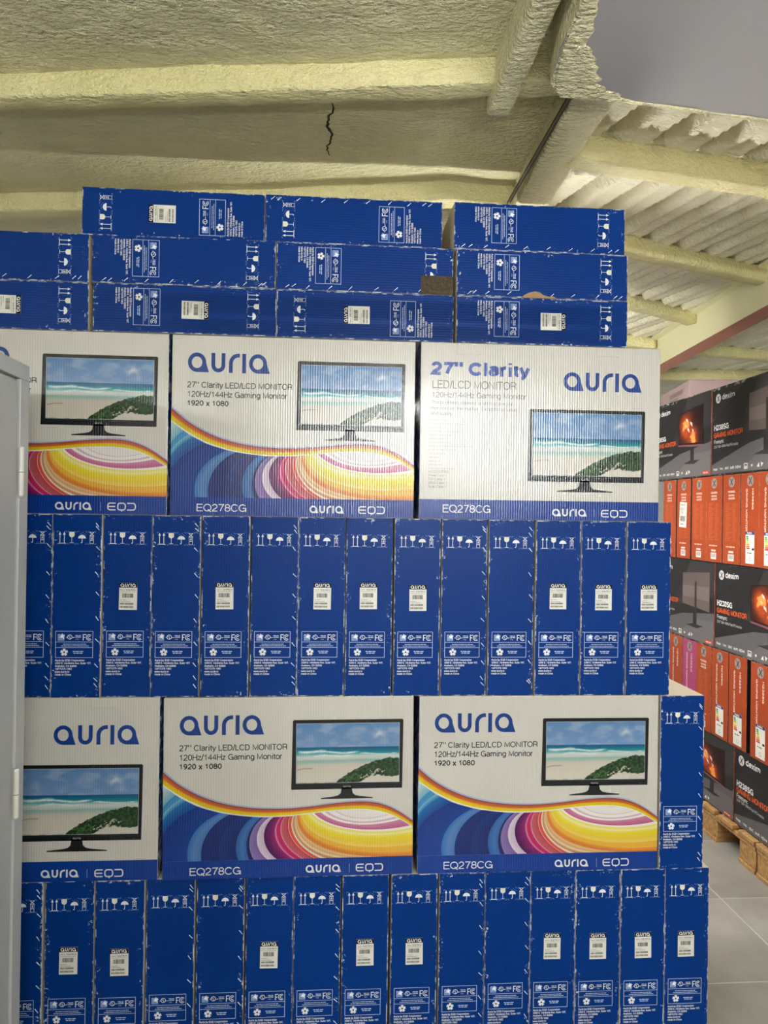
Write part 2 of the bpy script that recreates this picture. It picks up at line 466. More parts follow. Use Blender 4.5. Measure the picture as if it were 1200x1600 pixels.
class Ink:
    """flat polygons of ink on a sheet: u to the right, v up, layer lifts 0.12 mm"""

    def __init__(self):
        self.v, self.f, self.c = [], [], []

    def add(self, pts, faces, cols, layer=0):
        b = len(self.v)
        y = -(0.0005 + 0.00014 * layer)
        for p in pts:
            self.v.append((p[0], y, p[1]))
        for f in faces:
            self.f.append(tuple(b + i for i in f))
        cols = np.asarray(cols, float)
        if cols.ndim == 1:
            cols = np.tile(cols, (len(pts), 1))
        self.c.extend(cols.tolist())

    def poly(self, pts, rgb, layer=0):
        a = sum(pts[i][0] * pts[(i + 1) % len(pts)][1] - pts[(i + 1) % len(pts)][0] * pts[i][1] for i in range(len(pts)))
        if a < 0:
            pts = pts[::-1]
        self.add(pts, [tuple(range(len(pts)))], lin(rgb), layer)

    def rect(self, u0, v0, u1, v1, rgb, layer=0):
        self.poly([(u0, v0), (u1, v0), (u1, v1), (u0, v1)], rgb, layer)

    def stroke(self, pts, wd, rgb, layer=0, closed=False):
        p = [Vector(q) for q in pts]
        n = len(p)
        L, R = [], []
        for i in range(n):
            a = p[i - 1] if (i > 0 or closed) else p[i]
            b = p[(i + 1) % n] if (i < n - 1 or closed) else p[i]
            d1 = (p[i] - a).normalized() if (p[i] - a).length > 0 else (b - p[i]).normalized()
            d2 = (b - p[i]).normalized() if (b - p[i]).length > 0 else d1
            t = d1 + d2
            t = t.normalized() if t.length > 1e-6 else d1
            nn = Vector((-t.y, t.x))
            k = wd / 2 / max(0.5, nn.dot(Vector((-d1.y, d1.x))))
            L.append(p[i] + nn * k)
            R.append(p[i] - nn * k)
        vs = [tuple(q) for q in L + R]
        m = n if closed else n - 1
        self.add(vs, [(n + i, n + (i + 1) % n, (i + 1) % n, i) for i in range(m)], lin(rgb), layer)

    def arc(self, cx, cy, r, a0, a1, n=10):
        return [(cx + r * math.cos(math.radians(a0 + (a1 - a0) * i / n)), cy + r * math.sin(math.radians(a0 + (a1 - a0) * i / n))) for i in range(n + 1)]

    def disc(self, cx, cy, r, rgb, layer=0, n=18, sy=1.0):
        self.poly([(cx + r * math.cos(2 * math.pi * i / n), cy + sy * r * math.sin(2 * math.pi * i / n)) for i in range(n)], rgb, layer)

    def ring(self, cx, cy, r, wd, rgb, layer=0, n=18):
        self.stroke([(cx + r * math.cos(2 * math.pi * i / n), cy + r * math.sin(2 * math.pi * i / n)) for i in range(n)], wd, rgb, layer, True)

    def text(self, s, u, v, rgb, width=None, cap=0.01, bold=0.0, layer=0, rot=0):
        """plain sans lettering drawn with strokes; bold is the extra stem weight"""
        wt = 0.125 + bold * 2.6
        tot = sum(GLYPH[ch][0] + bold * 2.0 for ch in s)
        x0 = wt * 0.35
        sy = cap
        sx = width / (tot - 2 * x0) if width else sy
        c, s_ = math.cos(rot), math.sin(rot)
        x = -x0
        k = 1 - wt                 # keep the stems inside the capital height
        for ch in s:
            adv, strokes = GLYPH[ch]
            for st in strokes:
                closed = len(st) > 8 and abs(st[0][0] - st[-1][0]) + abs(st[0][1] - st[-1][1]) < 1e-6
                pts = []
                for px, py in (st[:-1] if closed else st):
                    horiz = py * k + wt / 2 if len(st) > 2 or st[0][1] == st[-1][1] else py
                    a, b = (x + px + bold) * sx, horiz * sy
                    pts.append((u + a * c - b * s_, v + a * s_ + b * c))
                self.stroke(pts, wt * min(sy, (sx + sy) / 2), rgb, layer, closed)
            x += adv + bold * 2.0

    def bars(self, u, v, rgb, width, cap, layer=0):
        """a line of print too small to read: word-long dashes"""
        r = random.Random(int(u * 1e5) + int(v * 1e5) * 7)
        x = 0.0
        while x < width:
            a = min(width - x, cap * r.uniform(1.2, 4.5))
            self.rect(u + x, v, u + x + a, v + cap * 0.8, rgb, layer)
            x += a + cap * 0.55

    def grid(self, P, C, layer=0):
        """P (m,n,2) points, C (m,n,3) sRGB"""
        m, n = P.shape[:2]
        i = np.arange(m * n).reshape(m, n)
        f = np.stack([i[:-1, :-1], i[:-1, 1:], i[1:, 1:], i[1:, :-1]], -1).reshape(-1, 4)
        # keep the winding towards the reader
        a, b, c_ = P[0, 0], P[0, -1], P[-1, -1]
        if (b[0] - a[0]) * (c_[1] - a[1]) - (b[1] - a[1]) * (c_[0] - a[0]) < 0:
            f = f[:, ::-1]
        self.add(P.reshape(-1, 2).tolist(), f.tolist(), lin(C.reshape(-1, 3)), layer)

    def mesh(self, name, mat):
        F = []
        for f in self.f:
            ar = 0.0
            for i in range(len(f)):
                a, b = self.v[f[i]], self.v[f[(i + 1) % len(f)]]
                ar += a[0] * b[2] - b[0] * a[2]
            F.append(f if ar >= 0 else f[::-1])
        m = mesh(name, self.v, F, [mat])
        a = m.color_attributes.new('ink', 'FLOAT_COLOR', 'POINT')
        c = np.ones((len(self.v), 4), np.float32)
        c[:, :3] = np.array(self.c, np.float32)
        a.data.foreach_set('color', c.ravel())
        return m


def logo_auria(k, u, v, wd, ht, rgb, layer=0, thick=1.0):
    """rounded lower-case wordmark"""
    sx, sy = wd / 4.57, ht
    T = lambda pts: [(u + x * sx, v + y * sy) for x, y in pts]
    t = 0.205 * thick
    h = t / 2

    def st(pts):
        k.stroke(T(pts), t * (sx + sy) / 2, rgb, layer)

    def a(x):
        k.stroke(T(k.arc(x + 0.5, 0.5, 0.5 - h, 0, 360, 26)[:-1]), t * (sx + sy) / 2, rgb, layer, True)
        k.poly(T([(x + 0.5, 0), (x + 1.17, 0), (x + 0.99, 0.52), (x + 0.87, 0.44), (x + 0.80, 0.28), (x + 0.71, 0.17), (x + 0.6, 0.12)]), rgb, layer + 1)
    a(0)
    x = 1.30
    st([(x + h, 1.0), (x + h, 0.4)] + k.arc(x + 0.385, 0.39, 0.385 - h, 180, 360, 12)[1:] + [(x + 0.77 - h, 1.0)])
    x = 2.28
    st([(x + h, 0.0), (x + h, 0.5)] + [(x + 0.53 - (0.53 - h) * math.cos(q), 0.5 + (0.5 - h) * math.sin(q)) for q in np.linspace(0.15, math.pi / 2, 9)] + [(x + 0.60, 1 - h)])
    st([(3.02 + h, 0), (3.02 + h, 1)])
    a(3.40)


def logo_eqd(k, u, v, wd, ht, rgb, layer=0):
    sx, sy = wd / 3.5, ht
    T = lambda pts: [(u + x * sx, v + y * sy) for x, y in pts]
    t = 0.15 * sy
    st = lambda pts: k.stroke(T(pts), t, rgb, layer)
    st([(1.0, 0.93), (0.25, 0.93), (0.1, 0.8), (0.07, 0.6), (0.07, 0.4), (0.1, 0.2), (0.25, 0.07), (1.0, 0.07)])
    st([(0.07, 0.5), (0.95, 0.5)])
    st([(1.75, 0.07), (1.45, 0.07), (1.3, 0.2), (1.26, 0.5), (1.3, 0.8), (1.45, 0.93), (2.0, 0.93), (2.15, 0.8), (2.2, 0.5), (2.15, 0.2), (2.0, 0.07), (1.75, 0.07), (1.75, -0.14)])
    st([(2.4, 0.93), (3.2, 0.93), (3.36, 0.8), (3.41, 0.5), (3.36, 0.2), (3.2, 0.07), (2.4, 0.07)])


WHT = (232, 234, 236)


def spine_print():
    """handling icons, approval panel and address on the narrow side"""
    k = Ink()
    U = lambda f: (f - 0.5) * D_
    V = lambda f: (1 - f) * H_
    px = D_ / 365.0           # one pixel of the close-up
    X = lambda p: (p - 85 - 182.5) * px
    Yv = lambda p: H_ - (p - 65) * (H_ / 1380.0)
    # two arrows
    for cx in (138, 170):
        k.stroke([(X(cx), Yv(280)), (X(cx), Yv(214))], 4.6 * px, WHT)
        k.poly([(X(cx - 10), Yv(220)), (X(cx + 10), Yv(220)), (X(cx), Yv(197))], WHT)
    k.stroke([(X(128), Yv(284)), (X(180), Yv(284))], 5 * px, WHT)
    # glass
    bowl = [(206, 198), (246, 198), (246, 222)] + [(226 + 20 * math.cos(a), 222 + 17 * math.sin(a)) for a in np.linspace(0.2, math.pi - 0.2, 9)] + [(206, 222)]
    k.poly([(X(x), Yv(y)) for x, y in bowl], (228, 226, 210))
    k.stroke([(X(226), Yv(236)), (X(226), Yv(280))], 3.0 * px, WHT)
    k.stroke([(X(210), Yv(281)), (X(242), Yv(281))], 3.4 * px, WHT)
    # umbrella with drops
    dome = [(302 + 29 * math.cos(a), 247 - 27 * math.sin(a)) for a in np.linspace(0, math.pi, 13)]
    k.poly([(X(x), Yv(y)) for x, y in dome], WHT)
    k.stroke([(X(303), Yv(247)), (X(303), Yv(274)), (X(300), Yv(281)), (X(293), Yv(279))], 4.2 * px, WHT)
    for a, b in ((288, 207), (305, 200), (318, 209), (329, 217), (298, 212)):
        k.rect(X(a), Yv(b + 4), X(a + 4), Yv(b), (150, 175, 215))
    # stacking limit column
    x0, x1 = 360, 390
    k.stroke([(X(x0 - 3), Yv(200)), (X(x1 + 3), Yv(200))], 3 * px, WHT)
    k.stroke([(X(x0 - 3), Yv(226)), (X(x1 + 3), Yv(226))], 3 * px, WHT)
    k.stroke([(X(x0), Yv(201)), (X(x1), Yv(226))], 4 * px, WHT)
    k.stroke([(X(x1), Yv(201)), (X(x0), Yv(226))], 4 * px, WHT)
    for y0, y1 in ((232, 257), (262, 286)):
        k.stroke([(X(x0 + 2), Yv(y0)), (X(x1 - 2), Yv(y0)), (X(x1 - 2), Yv(y1)), (X(x0 + 2), Yv(y1))], 2.6 * px, WHT, 0, True)
    k.text('4', X(369), Yv(254), WHT, cap=19 * px, bold=0.03)
    # broken frame corners round each icon
    fr = (130, 165, 210)
    for cx0, cx1 in ((120, 184), (196, 256), (268, 336), (348, 404)):
        for y, s in ((194, 1), (290, -1)):
            for xx, q in ((cx0, 1), (cx1, -1)):
                k.stroke([(X(xx), Yv(y + 9 * s)), (X(xx), Yv(y)), (X(xx + 12 * q), Yv(y))], 2.2 * px, fr)
    icons = k.mesh('handling_icons', M_INK)
    k = Ink()
    # approvals panel
    line = (190, 205, 232)
    k.stroke([(X(117), Yv(946)), (X(394), Yv(946)), (X(394), Yv(1144)), (X(117), Yv(1144))], 3.4 * px, line, 0, True)
    for y in (1026, 1068):
        k.stroke([(X(117), Yv(y)), (X(394), Yv(y))], 3.0 * px, line)
    k.rect(X(134), Yv(1016), X(182), Yv(968), (170, 188, 224))
    star = []
    for i in range(10):
        r = 24 if i % 2 == 0 else 9
        star.append((X(166 + r * math.sin(i * math.pi / 5)), Yv(984 - r * math.cos(i * math.pi / 5))))
    k.poly(star, (245, 246, 248), 1)
    k.stroke([(X(137), Yv(990)), (X(146), Yv(978)), (X(158), Yv(973))], 4 * px, BLUE, 2)
    k.text('energy', X(138), Yv(1003), BLUE, width=30 * px, cap=9 * px, bold=0.02, layer=2)
    k.rect(X(136), Yv(1014), X(180), Yv(1006), (110, 140, 200), 2)
    k.ring(X(222), Yv(989), 17 * px, 4 * px, WHT)
    k.text('U', X(211), Yv(989), WHT, cap=14 * px, bold=0.03)
    k.text('L', X(222), Yv(1001), WHT, cap=14 * px, bold=0.03)
    k.text('c', X(196), Yv(996), WHT, cap=9 * px, bold=0.03)
    k.text('us', X(243), Yv(996), WHT, cap=9 * px, bold=0.03)
    k.bars(X(263), Yv(980), line, 42 * px, 7 * px)
    k.text('LISTED', X(263), Yv(994), WHT, width=42 * px, cap=10 * px, bold=0.04)
    k.text('I.T.E.', X(266), Yv(1010), line, width=24 * px, cap=8 * px, bold=0.02)
    # FC mark
    k.stroke([(X(322), Yv(1014)), (X(322), Yv(971)), (X(345), Yv(971))], 6 * px, WHT)
    k.stroke([(X(322), Yv(992)), (X(337), Yv(992))], 6 * px, WHT)
    k.stroke([(X(366) + 21 * px * math.cos(a), Yv(992) + 21 * px * math.sin(a)) for a in np.linspace(0.8, 2 * math.pi - 0.8, 16)], 5 * px, WHT)
    k.stroke([(X(367) + 10 * px * math.cos(a), Yv(992) + 10 * px * math.sin(a)) for a in np.linspace(0.7, 2 * math.pi - 0.7, 12)], 4.4 * px, WHT)
    k.bars(X(174), Yv(1045), line, 170 * px, 6 * px)
    k.bars(X(160), Yv(1058), line, 202 * px, 6 * px)
    # ball-like disc of blue and white patches
    cx, cy = 182, 1104
    k.disc(X(cx), Yv(cy), 28 * px, WHT, 0, 20)
    for i in range(5):
        a = i * 2 * math.pi / 5 + 0.3
        k.disc(X(cx + 24 * math.cos(a)), Yv(cy + 24 * math.sin(a)), 6.0 * px, (12, 40, 110), 1, 6)
    k.disc(X(cx), Yv(cy), 8 * px, (12, 40, 110), 1, 5)
    k.bars(X(246), Yv(1101), line, 78 * px, 8 * px)
    k.bars(X(252), Yv(1114), line, 66 * px, 8 * px)
    panel = k.mesh('approvals_panel', M_INK)
    k = Ink()
    y = 1172
    for s, wd in (('Auria by EQD Corporation', 218), ('3300 E. Miraloma Ave, Suite 107,', 268), ('Anaheim, CA 92806', 160), ('1(877)375-1063', 124), ('www.auria.tv', 106), ('Made in China', 118)):
        k.text(s, X(116), Yv(y), WHT, width=wd * px, cap=15.5 * px, bold=0.022)
        y += 21.4
    return {'handling_icons': icons, 'approvals_panel': panel, 'address_lettering': k.mesh('address_lettering', M_INK)}


def label_print():
    """origin at the sticker's lower left corner; 47 x 72 mm"""
    k = Ink()
    wd, ht = 0.0475, 0.0725
    k.rect(0, ht - 0.0128, wd, ht, (20, 20, 24))
    logo_auria(k, 0.0035, ht - 0.0108, 0.0405, 0.0088, (240, 240, 240), 1)
    q = (60, 60, 58)
    k.bars(0.003, 0.0522, (140, 140, 138), 0.012, 0.002)
    k.text('EQ278CG', 0.019, 0.0515, q, width=0.025, cap=0.0036, bold=0.02)
    k.bars(0.003, 0.0475, (150, 150, 148), 0.040, 0.0013)
    x = 0.008
    r = random.Random(3)
    while x < 0.036:
        a = r.choice((0.0005, 0.0008, 0.0013))
        k.rect(x, 0.0325, x + a, 0.044, q)
        x += a + r.choice((0.0005, 0.0007, 0.001))
    k.bars(0.003, 0.026, (140, 140, 138), 0.017, 0.0016)
    k.bars(0.003, 0.0218, (140, 140, 138), 0.028, 0.0016)
    for y in (0.014, 0.0052):
        x = 0.003
        while x < 0.037:
            a = r.choice((0.0005, 0.0009, 0.0014))
            k.rect(x, y, x + a, y + 0.0048, q)
            x += a + r.choice((0.0005, 0.0007))
    return k.mesh('label_print', M_INK)


# ---- artwork of the white faces
SWT = [(40, 368), (100, 425), (200, 483), (300, 520), (400, 540), (500, 549), (600, 550), (700, 543), (800, 530), (900, 522), (960, 522), (1030, 535), (1100, 570), (1165, 619)]
SWB = [(40, 442), (100, 486), (200, 540), (300, 570), (400, 587), (500, 593), (600, 591), (700, 581), (800, 570), (900, 567), (960, 569), (1030, 581), (1100, 610), (1165, 654)]


def smooth_curve(pts, xs):
    p = np.array(pts, float)
    y = np.interp(xs, p[:, 0], p[:, 1])
    ker = np.hanning(15); ker /= ker.sum()
    pad = np.concatenate([2 * y[0] - y[7:0:-1], y, 2 * y[-1] - y[-2:-9:-1]])
    return np.convolve(pad, ker, 'valid')


KEYS = [  # bezier control points of the swirl lines, in close-up pixels
    [(40, 442), (40, 450), (40, 455), (40, 462)],
    [(120, 500), (90, 518), (58, 545), (40, 575)],
    [(195, 538), (130, 565), (70, 610), (40, 665)],
    [(225, 549), (150, 580), (55, 690), (40, 787)],
    [(295, 569), (195, 610), (135, 690), (152, 787)],
    [(335, 577), (245, 620), (200, 700), (212, 787)],
    [(440, 590), (378, 635), (345, 715), (376, 787)],
    [(478, 593), (412, 640), (398, 725), (425, 787)],
    [(515, 593), (440, 640), (440, 735), (505, 787)],
    [(532, 593), (470, 640), (475, 735), (548, 787)],
    [(565, 592), (510, 650), (540, 740), (620, 787)],
    [(600, 591), (565, 650), (610, 735), (700, 787)],
    [(618, 590), (590, 660), (650, 745), (740, 787)],
    [(632, 588), (610, 680), (690, 765), (830, 787)],
    [(642, 587), (640, 700), (800, 800), (1165, 787)],
    [(655, 586), (680, 690), (850, 770), (1165, 735)],
    [(675, 584), (720, 680), (900, 725), (1165, 690)],
    [(705, 581), (760, 650), (950, 695), (1165, 656)],
    [(745, 576), (820, 640), (960, 655), (1110, 616)],
    [(805, 570), (860, 612), (960, 625), (1060, 592)],
    [(880, 567), (920, 572), (960, 572), (1000, 576)],
]
STOPS = [  # (t, colour); equal t twice makes a hard edge
    (0, (205, 222, 218)), (0.7, (120, 178, 200)), (0.7, (60, 140, 190)), (1.0, (70, 150, 200)), (1.0, (130, 190, 215)), (1.3, (50, 130, 185)), (1.3, (28, 108, 172)), (2.0, (12, 75, 155)), (2.0, (8, 50, 132)), (3, (6, 56, 142)), (4, (8, 60, 148)),
    (4, (50, 112, 184)), (4.5, (86, 132, 190)), (5, (70, 120, 185)), (5, (14, 42, 118)), (5.5, (10, 40, 112)), (5.5, (14, 52, 128)), (6, (10, 38, 110)), (6, (40, 96, 170)), (6.6, (66, 118, 182)), (7, (50, 100, 168)),
    (7, (20, 38, 100)), (7.25, (24, 34, 96)), (7.25, (140, 124, 186)), (8, (130, 96, 158)), (8, (226, 214, 228)), (9, (206, 178, 206)), (9, (70, 14, 82)), (9.6, (120, 20, 100)), (10, (160, 28, 112)), (10.05, (226, 140, 170)), (10.2, (196, 30, 100)),
    (10.5, (200, 40, 104)), (10.5, (228, 170, 180)), (10.62, (196, 92, 104)), (11, (196, 80, 92)), (11.4, (180, 60, 70)), (11.4, (240, 220, 208)), (11.55, (226, 70, 52)), (12, (236, 92, 60)), (12, (120, 70, 50)), (12.1, (244, 236, 222)), (12.35, (238, 214, 180)), (12.35, (196, 130, 90)), (13, (222, 174, 120)),
    (13, (242, 226, 198)), (13.2, (220, 168, 110)), (13.6, (232, 200, 150)), (13.6, (222, 150, 80)), (14, (226, 128, 48)), (14.4, (234, 160, 60)), (14.4, (240, 182, 66)), (15, (240, 190, 60)), (15, (246, 214, 110)), (15.5, (242, 208, 66)), (16, (244, 224, 44)), (16.5, (248, 236, 130)), (16.5, (250, 242, 190)), (17, (242, 226, 80)),
    (17, (250, 246, 236)), (17.25, (250, 244, 236)), (17.25, (196, 96, 140)), (18, (210, 140, 168)), (18, (250, 246, 242)), (18.3, (248, 244, 240)), (18.3, (214, 170, 186)), (18.55, (226, 200, 208)), (18.55, (246, 242, 238)), (19, (246, 242, 238)), (19, (222, 196, 204)), (19.2, (240, 234, 230)), (20, (244, 240, 236)),
]


def swoosh(k, U, V):
    """colour swirl between the rainbow band and the blue foot band"""
    st = STOPS
    ts = []
    for (a, ca), (b, cb) in zip(st[:-1], st[1:]):
        if b - a < 1e-6:
            continue
        n = max(1, int(math.ceil((b - a) / 0.2)))
        for i in range(n):
            ts.append((a + (b - a) * i / n, a + (b - a) * (i + 1) / n, [np.array(ca) + (np.array(cb) - np.array(ca)) * j / n for j in (i, i + 1)]))
    K = np.array(KEYS, float)

    def curve(t, s):
        i = min(int(t), len(K) - 2)
        f = t - i
        p = K[i] * (1 - f) + K[i + 1] * f
        s = s[:, None]
        return (1 - s) ** 3 * p[0] + 3 * s * (1 - s) ** 2 * p[1] + 3 * s * s * (1 - s) * p[2] + s ** 3 * p[3]
    s = np.linspace(0, 1, 19)
    for a, b, (ca, cb) in ts:
        P = np.stack([curve(a, s), curve(b, s)])
        # tuck the upper ends under the rainbow band
        q = np.stack([U(P[..., 0]), V(np.minimum(P[..., 1], 789))], -1)
        C = np.stack([np.tile(ca, (len(s), 1)), np.tile(cb, (len(s), 1))])
        k.grid(q, C, 0)
    # rainbow band
    xs = np.linspace(40, 1165, 90)
    yt, yb = smooth_curve(SWT, xs), smooth_curve(SWB, xs)
    bands = [(0.0, 0.14, (168, 176, 214), (178, 184, 216)), (0.14, 0.19, (92, 60, 96), (110, 64, 90)), (0.19, 0.52, (176, 70, 42), (214, 112, 44)), (0.52, 0.60, (226, 150, 40), (232, 170, 40)), (0.60, 0.90, (232, 196, 24), (236, 212, 20)), (0.90, 1.0, (246, 244, 236), (246, 244, 236))]
    for a, b, ca, cb in bands:
        P = np.stack([np.stack([U(xs), V(yt + (yb - yt) * a)], -1), np.stack([U(xs), V(yt + (yb - yt) * b)], -1)])
        C = np.stack([np.tile(ca, (len(xs), 1)), np.tile(cb, (len(xs), 1))]).astype(float)
        k.grid(P, C, 1)


def beach(k, u0, v0, u1, v1, layer):
    """the seaside picture printed on the pictured screen"""
    nx, ny = 170, 100
    x = np.linspace(0, 1, nx)[None, :].repeat(ny, 0)
    y = np.linspace(0, 1, ny)[:, None].repeat(nx, 1)        # 0 top
    C = np.zeros((ny, nx, 3))
    cl = fbm(x * 7, y * 9, 3, 4)
    sky = np.array([96, 138, 186]) * (1 - y[..., None] / 0.4) + np.array([118, 152, 196]) * (y[..., None] / 0.4)
    cm = np.clip((cl - 0.48) * 4, 0, 1)[..., None] * 0.55
    C[:] = sky * (1 - cm) + np.array([176, 192, 214]) * cm
    puff = np.exp(-(((x - 0.8) / 0.06) ** 2 + ((y - 0.19 - 0.02 * np.sin(x * 60)) / 0.05) ** 2))[..., None]
    C = C * (1 - puff * 0.8) + np.array([224, 226, 230]) * puff * 0.8
    wob = 0.012 * (fbm(x * 9, y * 3, 9, 3) - 0.5)
    hz = 0.395 + 0.01 * x
    bands = [(0.0, (18, 86, 128)), (0.045, (16, 110, 142)), (0.085, (30, 136, 150)), (0.105, (60, 158, 164)), (0.135, (172, 204, 202)), (0.16, (212, 216, 208)), (0.20, (196, 208, 200)), (0.22, (150, 186, 178)), (0.26, (170, 196, 184)), (0.285, (206, 202, 186)), (0.34, (214, 206, 190)), (0.7, (222, 216, 204))]
    d = y - hz + wob + 0.03 * (x - 0.5) * (y > hz + 0.12)
    bx = np.array([b[0] for b in bands])
    bc = np.array([b[1] for b in bands], float)
    sea = np.stack([np.interp(d, bx, bc[:, i]) for i in range(3)], -1)
    C = np.where((d > 0)[..., None], sea, C)
    # breakers
    for yy, xa, xb, th in ((0.075, 0, 0.30, 0.020), (0.088, 0.2, 0.62, 0.014), (0.142, 0.15, 0.55, 0.012), (0.118, 0.6, 1.0, 0.010)):
        m = np.exp(-((d - yy - 0.012 * np.sin(x * 17)) / th) ** 2) * np.clip((x - xa) / 0.04, 0, 1) * np.clip((xb - x) / 0.06, 0, 1) * (d > 0)
        m = np.clip(m * (0.6 + 0.9 * fbm(x * 40, y * 30, 21, 2)), 0, 1)[..., None]
        C = C * (1 - m) + np.array([236, 240, 238]) * m
    # driftwood line
    m = (np.exp(-((y - 0.755 - 0.03 * ((x - 0.1) / 0.1) ** 2 * (x < 0.1)) / 0.008) ** 2) * (x < 0.155) * (x > 0.01))[..., None]
    C = C * (1 - 0.6 * m) + np.array([110, 104, 92]) * 0.6 * m
    # bush, sprawling in from the right
    top = np.interp(x, [0.38, 0.45, 0.55, 0.65, 0.76, 0.86, 0.93, 1.0], [1.0, 0.90, 0.80, 0.71, 0.645, 0.60, 0.59, 0.60]) + 0.03 * (fbm(x * 34, y * 24, 33, 2) - 0.5)
    bot = np.interp(x, [0.38, 0.58, 0.66, 0.72, 0.8, 0.88, 1.0], [1.02, 1.01, 0.95, 0.90, 0.88, 0.92, 0.90]) + 0.05 * (fbm(x * 30, y * 20, 35, 2) - 0.5)
    inside = (y > top) & (y < bot)
    leaf = fbm(x * 60, y * 40, 41, 3)
    tone = np.array([34, 62, 36]) + (leaf[..., None] - 0.4) * np.array([130, 150, 70]) * np.clip(1.25 - x[..., None] * 0.7, 0.4, 1)
    gap = (leaf > 0.60) & (y > bot - 0.10) & (x > 0.62) & (x < 0.86)
    C = np.where(inside[..., None], np.clip(tone, 12, 150), C)
    C = np.where((inside & gap)[..., None], np.array([196, 186, 168]), C)
    P = np.stack([u0 + x * (u1 - u0), v1 - y * (v1 - v0)], -1)
    k.grid(P, np.clip(C, 0, 250), layer)


def monitor_parts(U0, V0, U1, V1, base_v, base_u0, base_u1):
    """pictured monitor: frame with stand, and the screen"""
    k = Ink()
    bz = 0.0105
    blk = (24, 26, 28)
    w_, h_ = U1 - U0, V1 - V0
    r = 0.003
    k.poly([(U0 + r, V1), (U1 - r, V1), (U1, V1 - r), (U1 - 0.002, V0), (U0 - 0.003, V0), (U0, V1 - r)], blk, 0)
    cx = (base_u0 + base_u1) / 2
    nk = 0.0135
    sh = V0 - base_v
    k.poly([(cx - nk, V0 + 0.004), (cx - nk - 0.003, V0 - sh * 0.45), (cx - nk - 0.010, V0 - sh * 0.68), (cx - nk - 0.022, V0 - sh * 0.78), (base_u0, base_v + sh * 0.06), (base_u0 + 0.001, base_v - 0.001), (base_u1, base_v - 0.001), (base_u1 + 0.001, base_v + sh * 0.06), (cx + nk + 0.022, V0 - sh * 0.78), (cx + nk + 0.010, V0 - sh * 0.68), (cx + nk + 0.003, V0 - sh * 0.45), (cx + nk, V0 + 0.004)], (28, 30, 32), 0)
    k.rect(U0 + 0.0045, V0 + 0.012, U1 - 0.0045, V0 + 0.0135, (44, 46, 48), 1)
    logo_auria(k, cx - 0.010, V0 + 0.0045, 0.021, 0.0045, (190, 192, 194), 1, 0.8)
    k.disc(U1 - 0.022, V0 + 0.005, 0.001, (90, 150, 180), 1, 8)
    frame = k.mesh('pictured_monitor', M_INKW)
    s = Ink()
    s.rect(U0 + bz - 0.001, V0 + 0.0165, U1 - bz + 0.0005, V1 - bz + 0.001, (190, 196, 200), 2)
    beach(s, U0 + bz, V0 + 0.0175, U1 - bz - 0.0005, V1 - bz, 3)
    return frame, s.mesh('screen_picture', M_INKW)


def face_colour():
    """layout of the face with the colour swirl, measured from a 1125 x 830 close-up"""
    U = lambda x: ((np.asarray(x, float) - 40) / 1125.0 - 0.5) * W_
    V = lambda y: (1 - (np.asarray(y, float) - 42) / 830.0) * H_
    u = lambda x: float(U(x))
    v = lambda y: float(V(y))
    parts = {}
    k = Ink(); swoosh(k, U, V); parts['swirl_artwork'] = k.mesh('swirl_artwork', M_INKW)
    k = Ink()
    k.rect(-W_ / 2 + 0.001, 0.001, W_ / 2 - 0.001, v(787), (4, 58, 148), 2)
    k.text('EQ278CG', u(160), v(852), (236, 238, 240), width=u(388) - u(160), cap=v(817) - v(852), bold=0.0, layer=3)
    logo_auria(k, u(678), v(853), u(838) - u(678), v(818) - v(853), (238, 240, 242), 3)
    k.rect(u(875), v(856), u(877), v(816), (150, 180, 220), 3)
    logo_eqd(k, u(905), v(853), u(1031) - u(905), v(818) - v(853), (238, 240, 242), 3)
    parts['foot_band'] = k.mesh('foot_band', M_INKW)
    k = Ink(); logo_auria(k, u(112), v(212), u(486) - u(112), v(122) - v(212), (14, 62, 140)); parts['brand_lettering'] = k.mesh('brand_lettering', M_INKW)
    k = Ink()
    c = (52, 52, 54)
    k.text('27" Clarity LED/LCD MONITOR', u(111), v(284), c, width=u(591) - u(111), cap=v(256) - v(284), bold=0.008)
    k.text('120Hz/144Hz Gaming Monitor', u(111), v(327), c, width=u(568) - u(111), cap=v(299) - v(327), bold=0.008)
    k.text('1920 x 1080', u(111), v(367), (28, 28, 30), width=u(298) - u(111), cap=v(342) - v(367), bold=0.022)
    parts['product_lettering'] = k.mesh('product_lettering', M_INKW)
    fr, sc = monitor_parts(u(615), v(469), u(1118), v(148), v(513), u(743), u(979))
    parts['pictured_monitor'] = fr
    parts['screen_picture'] = sc
    return parts


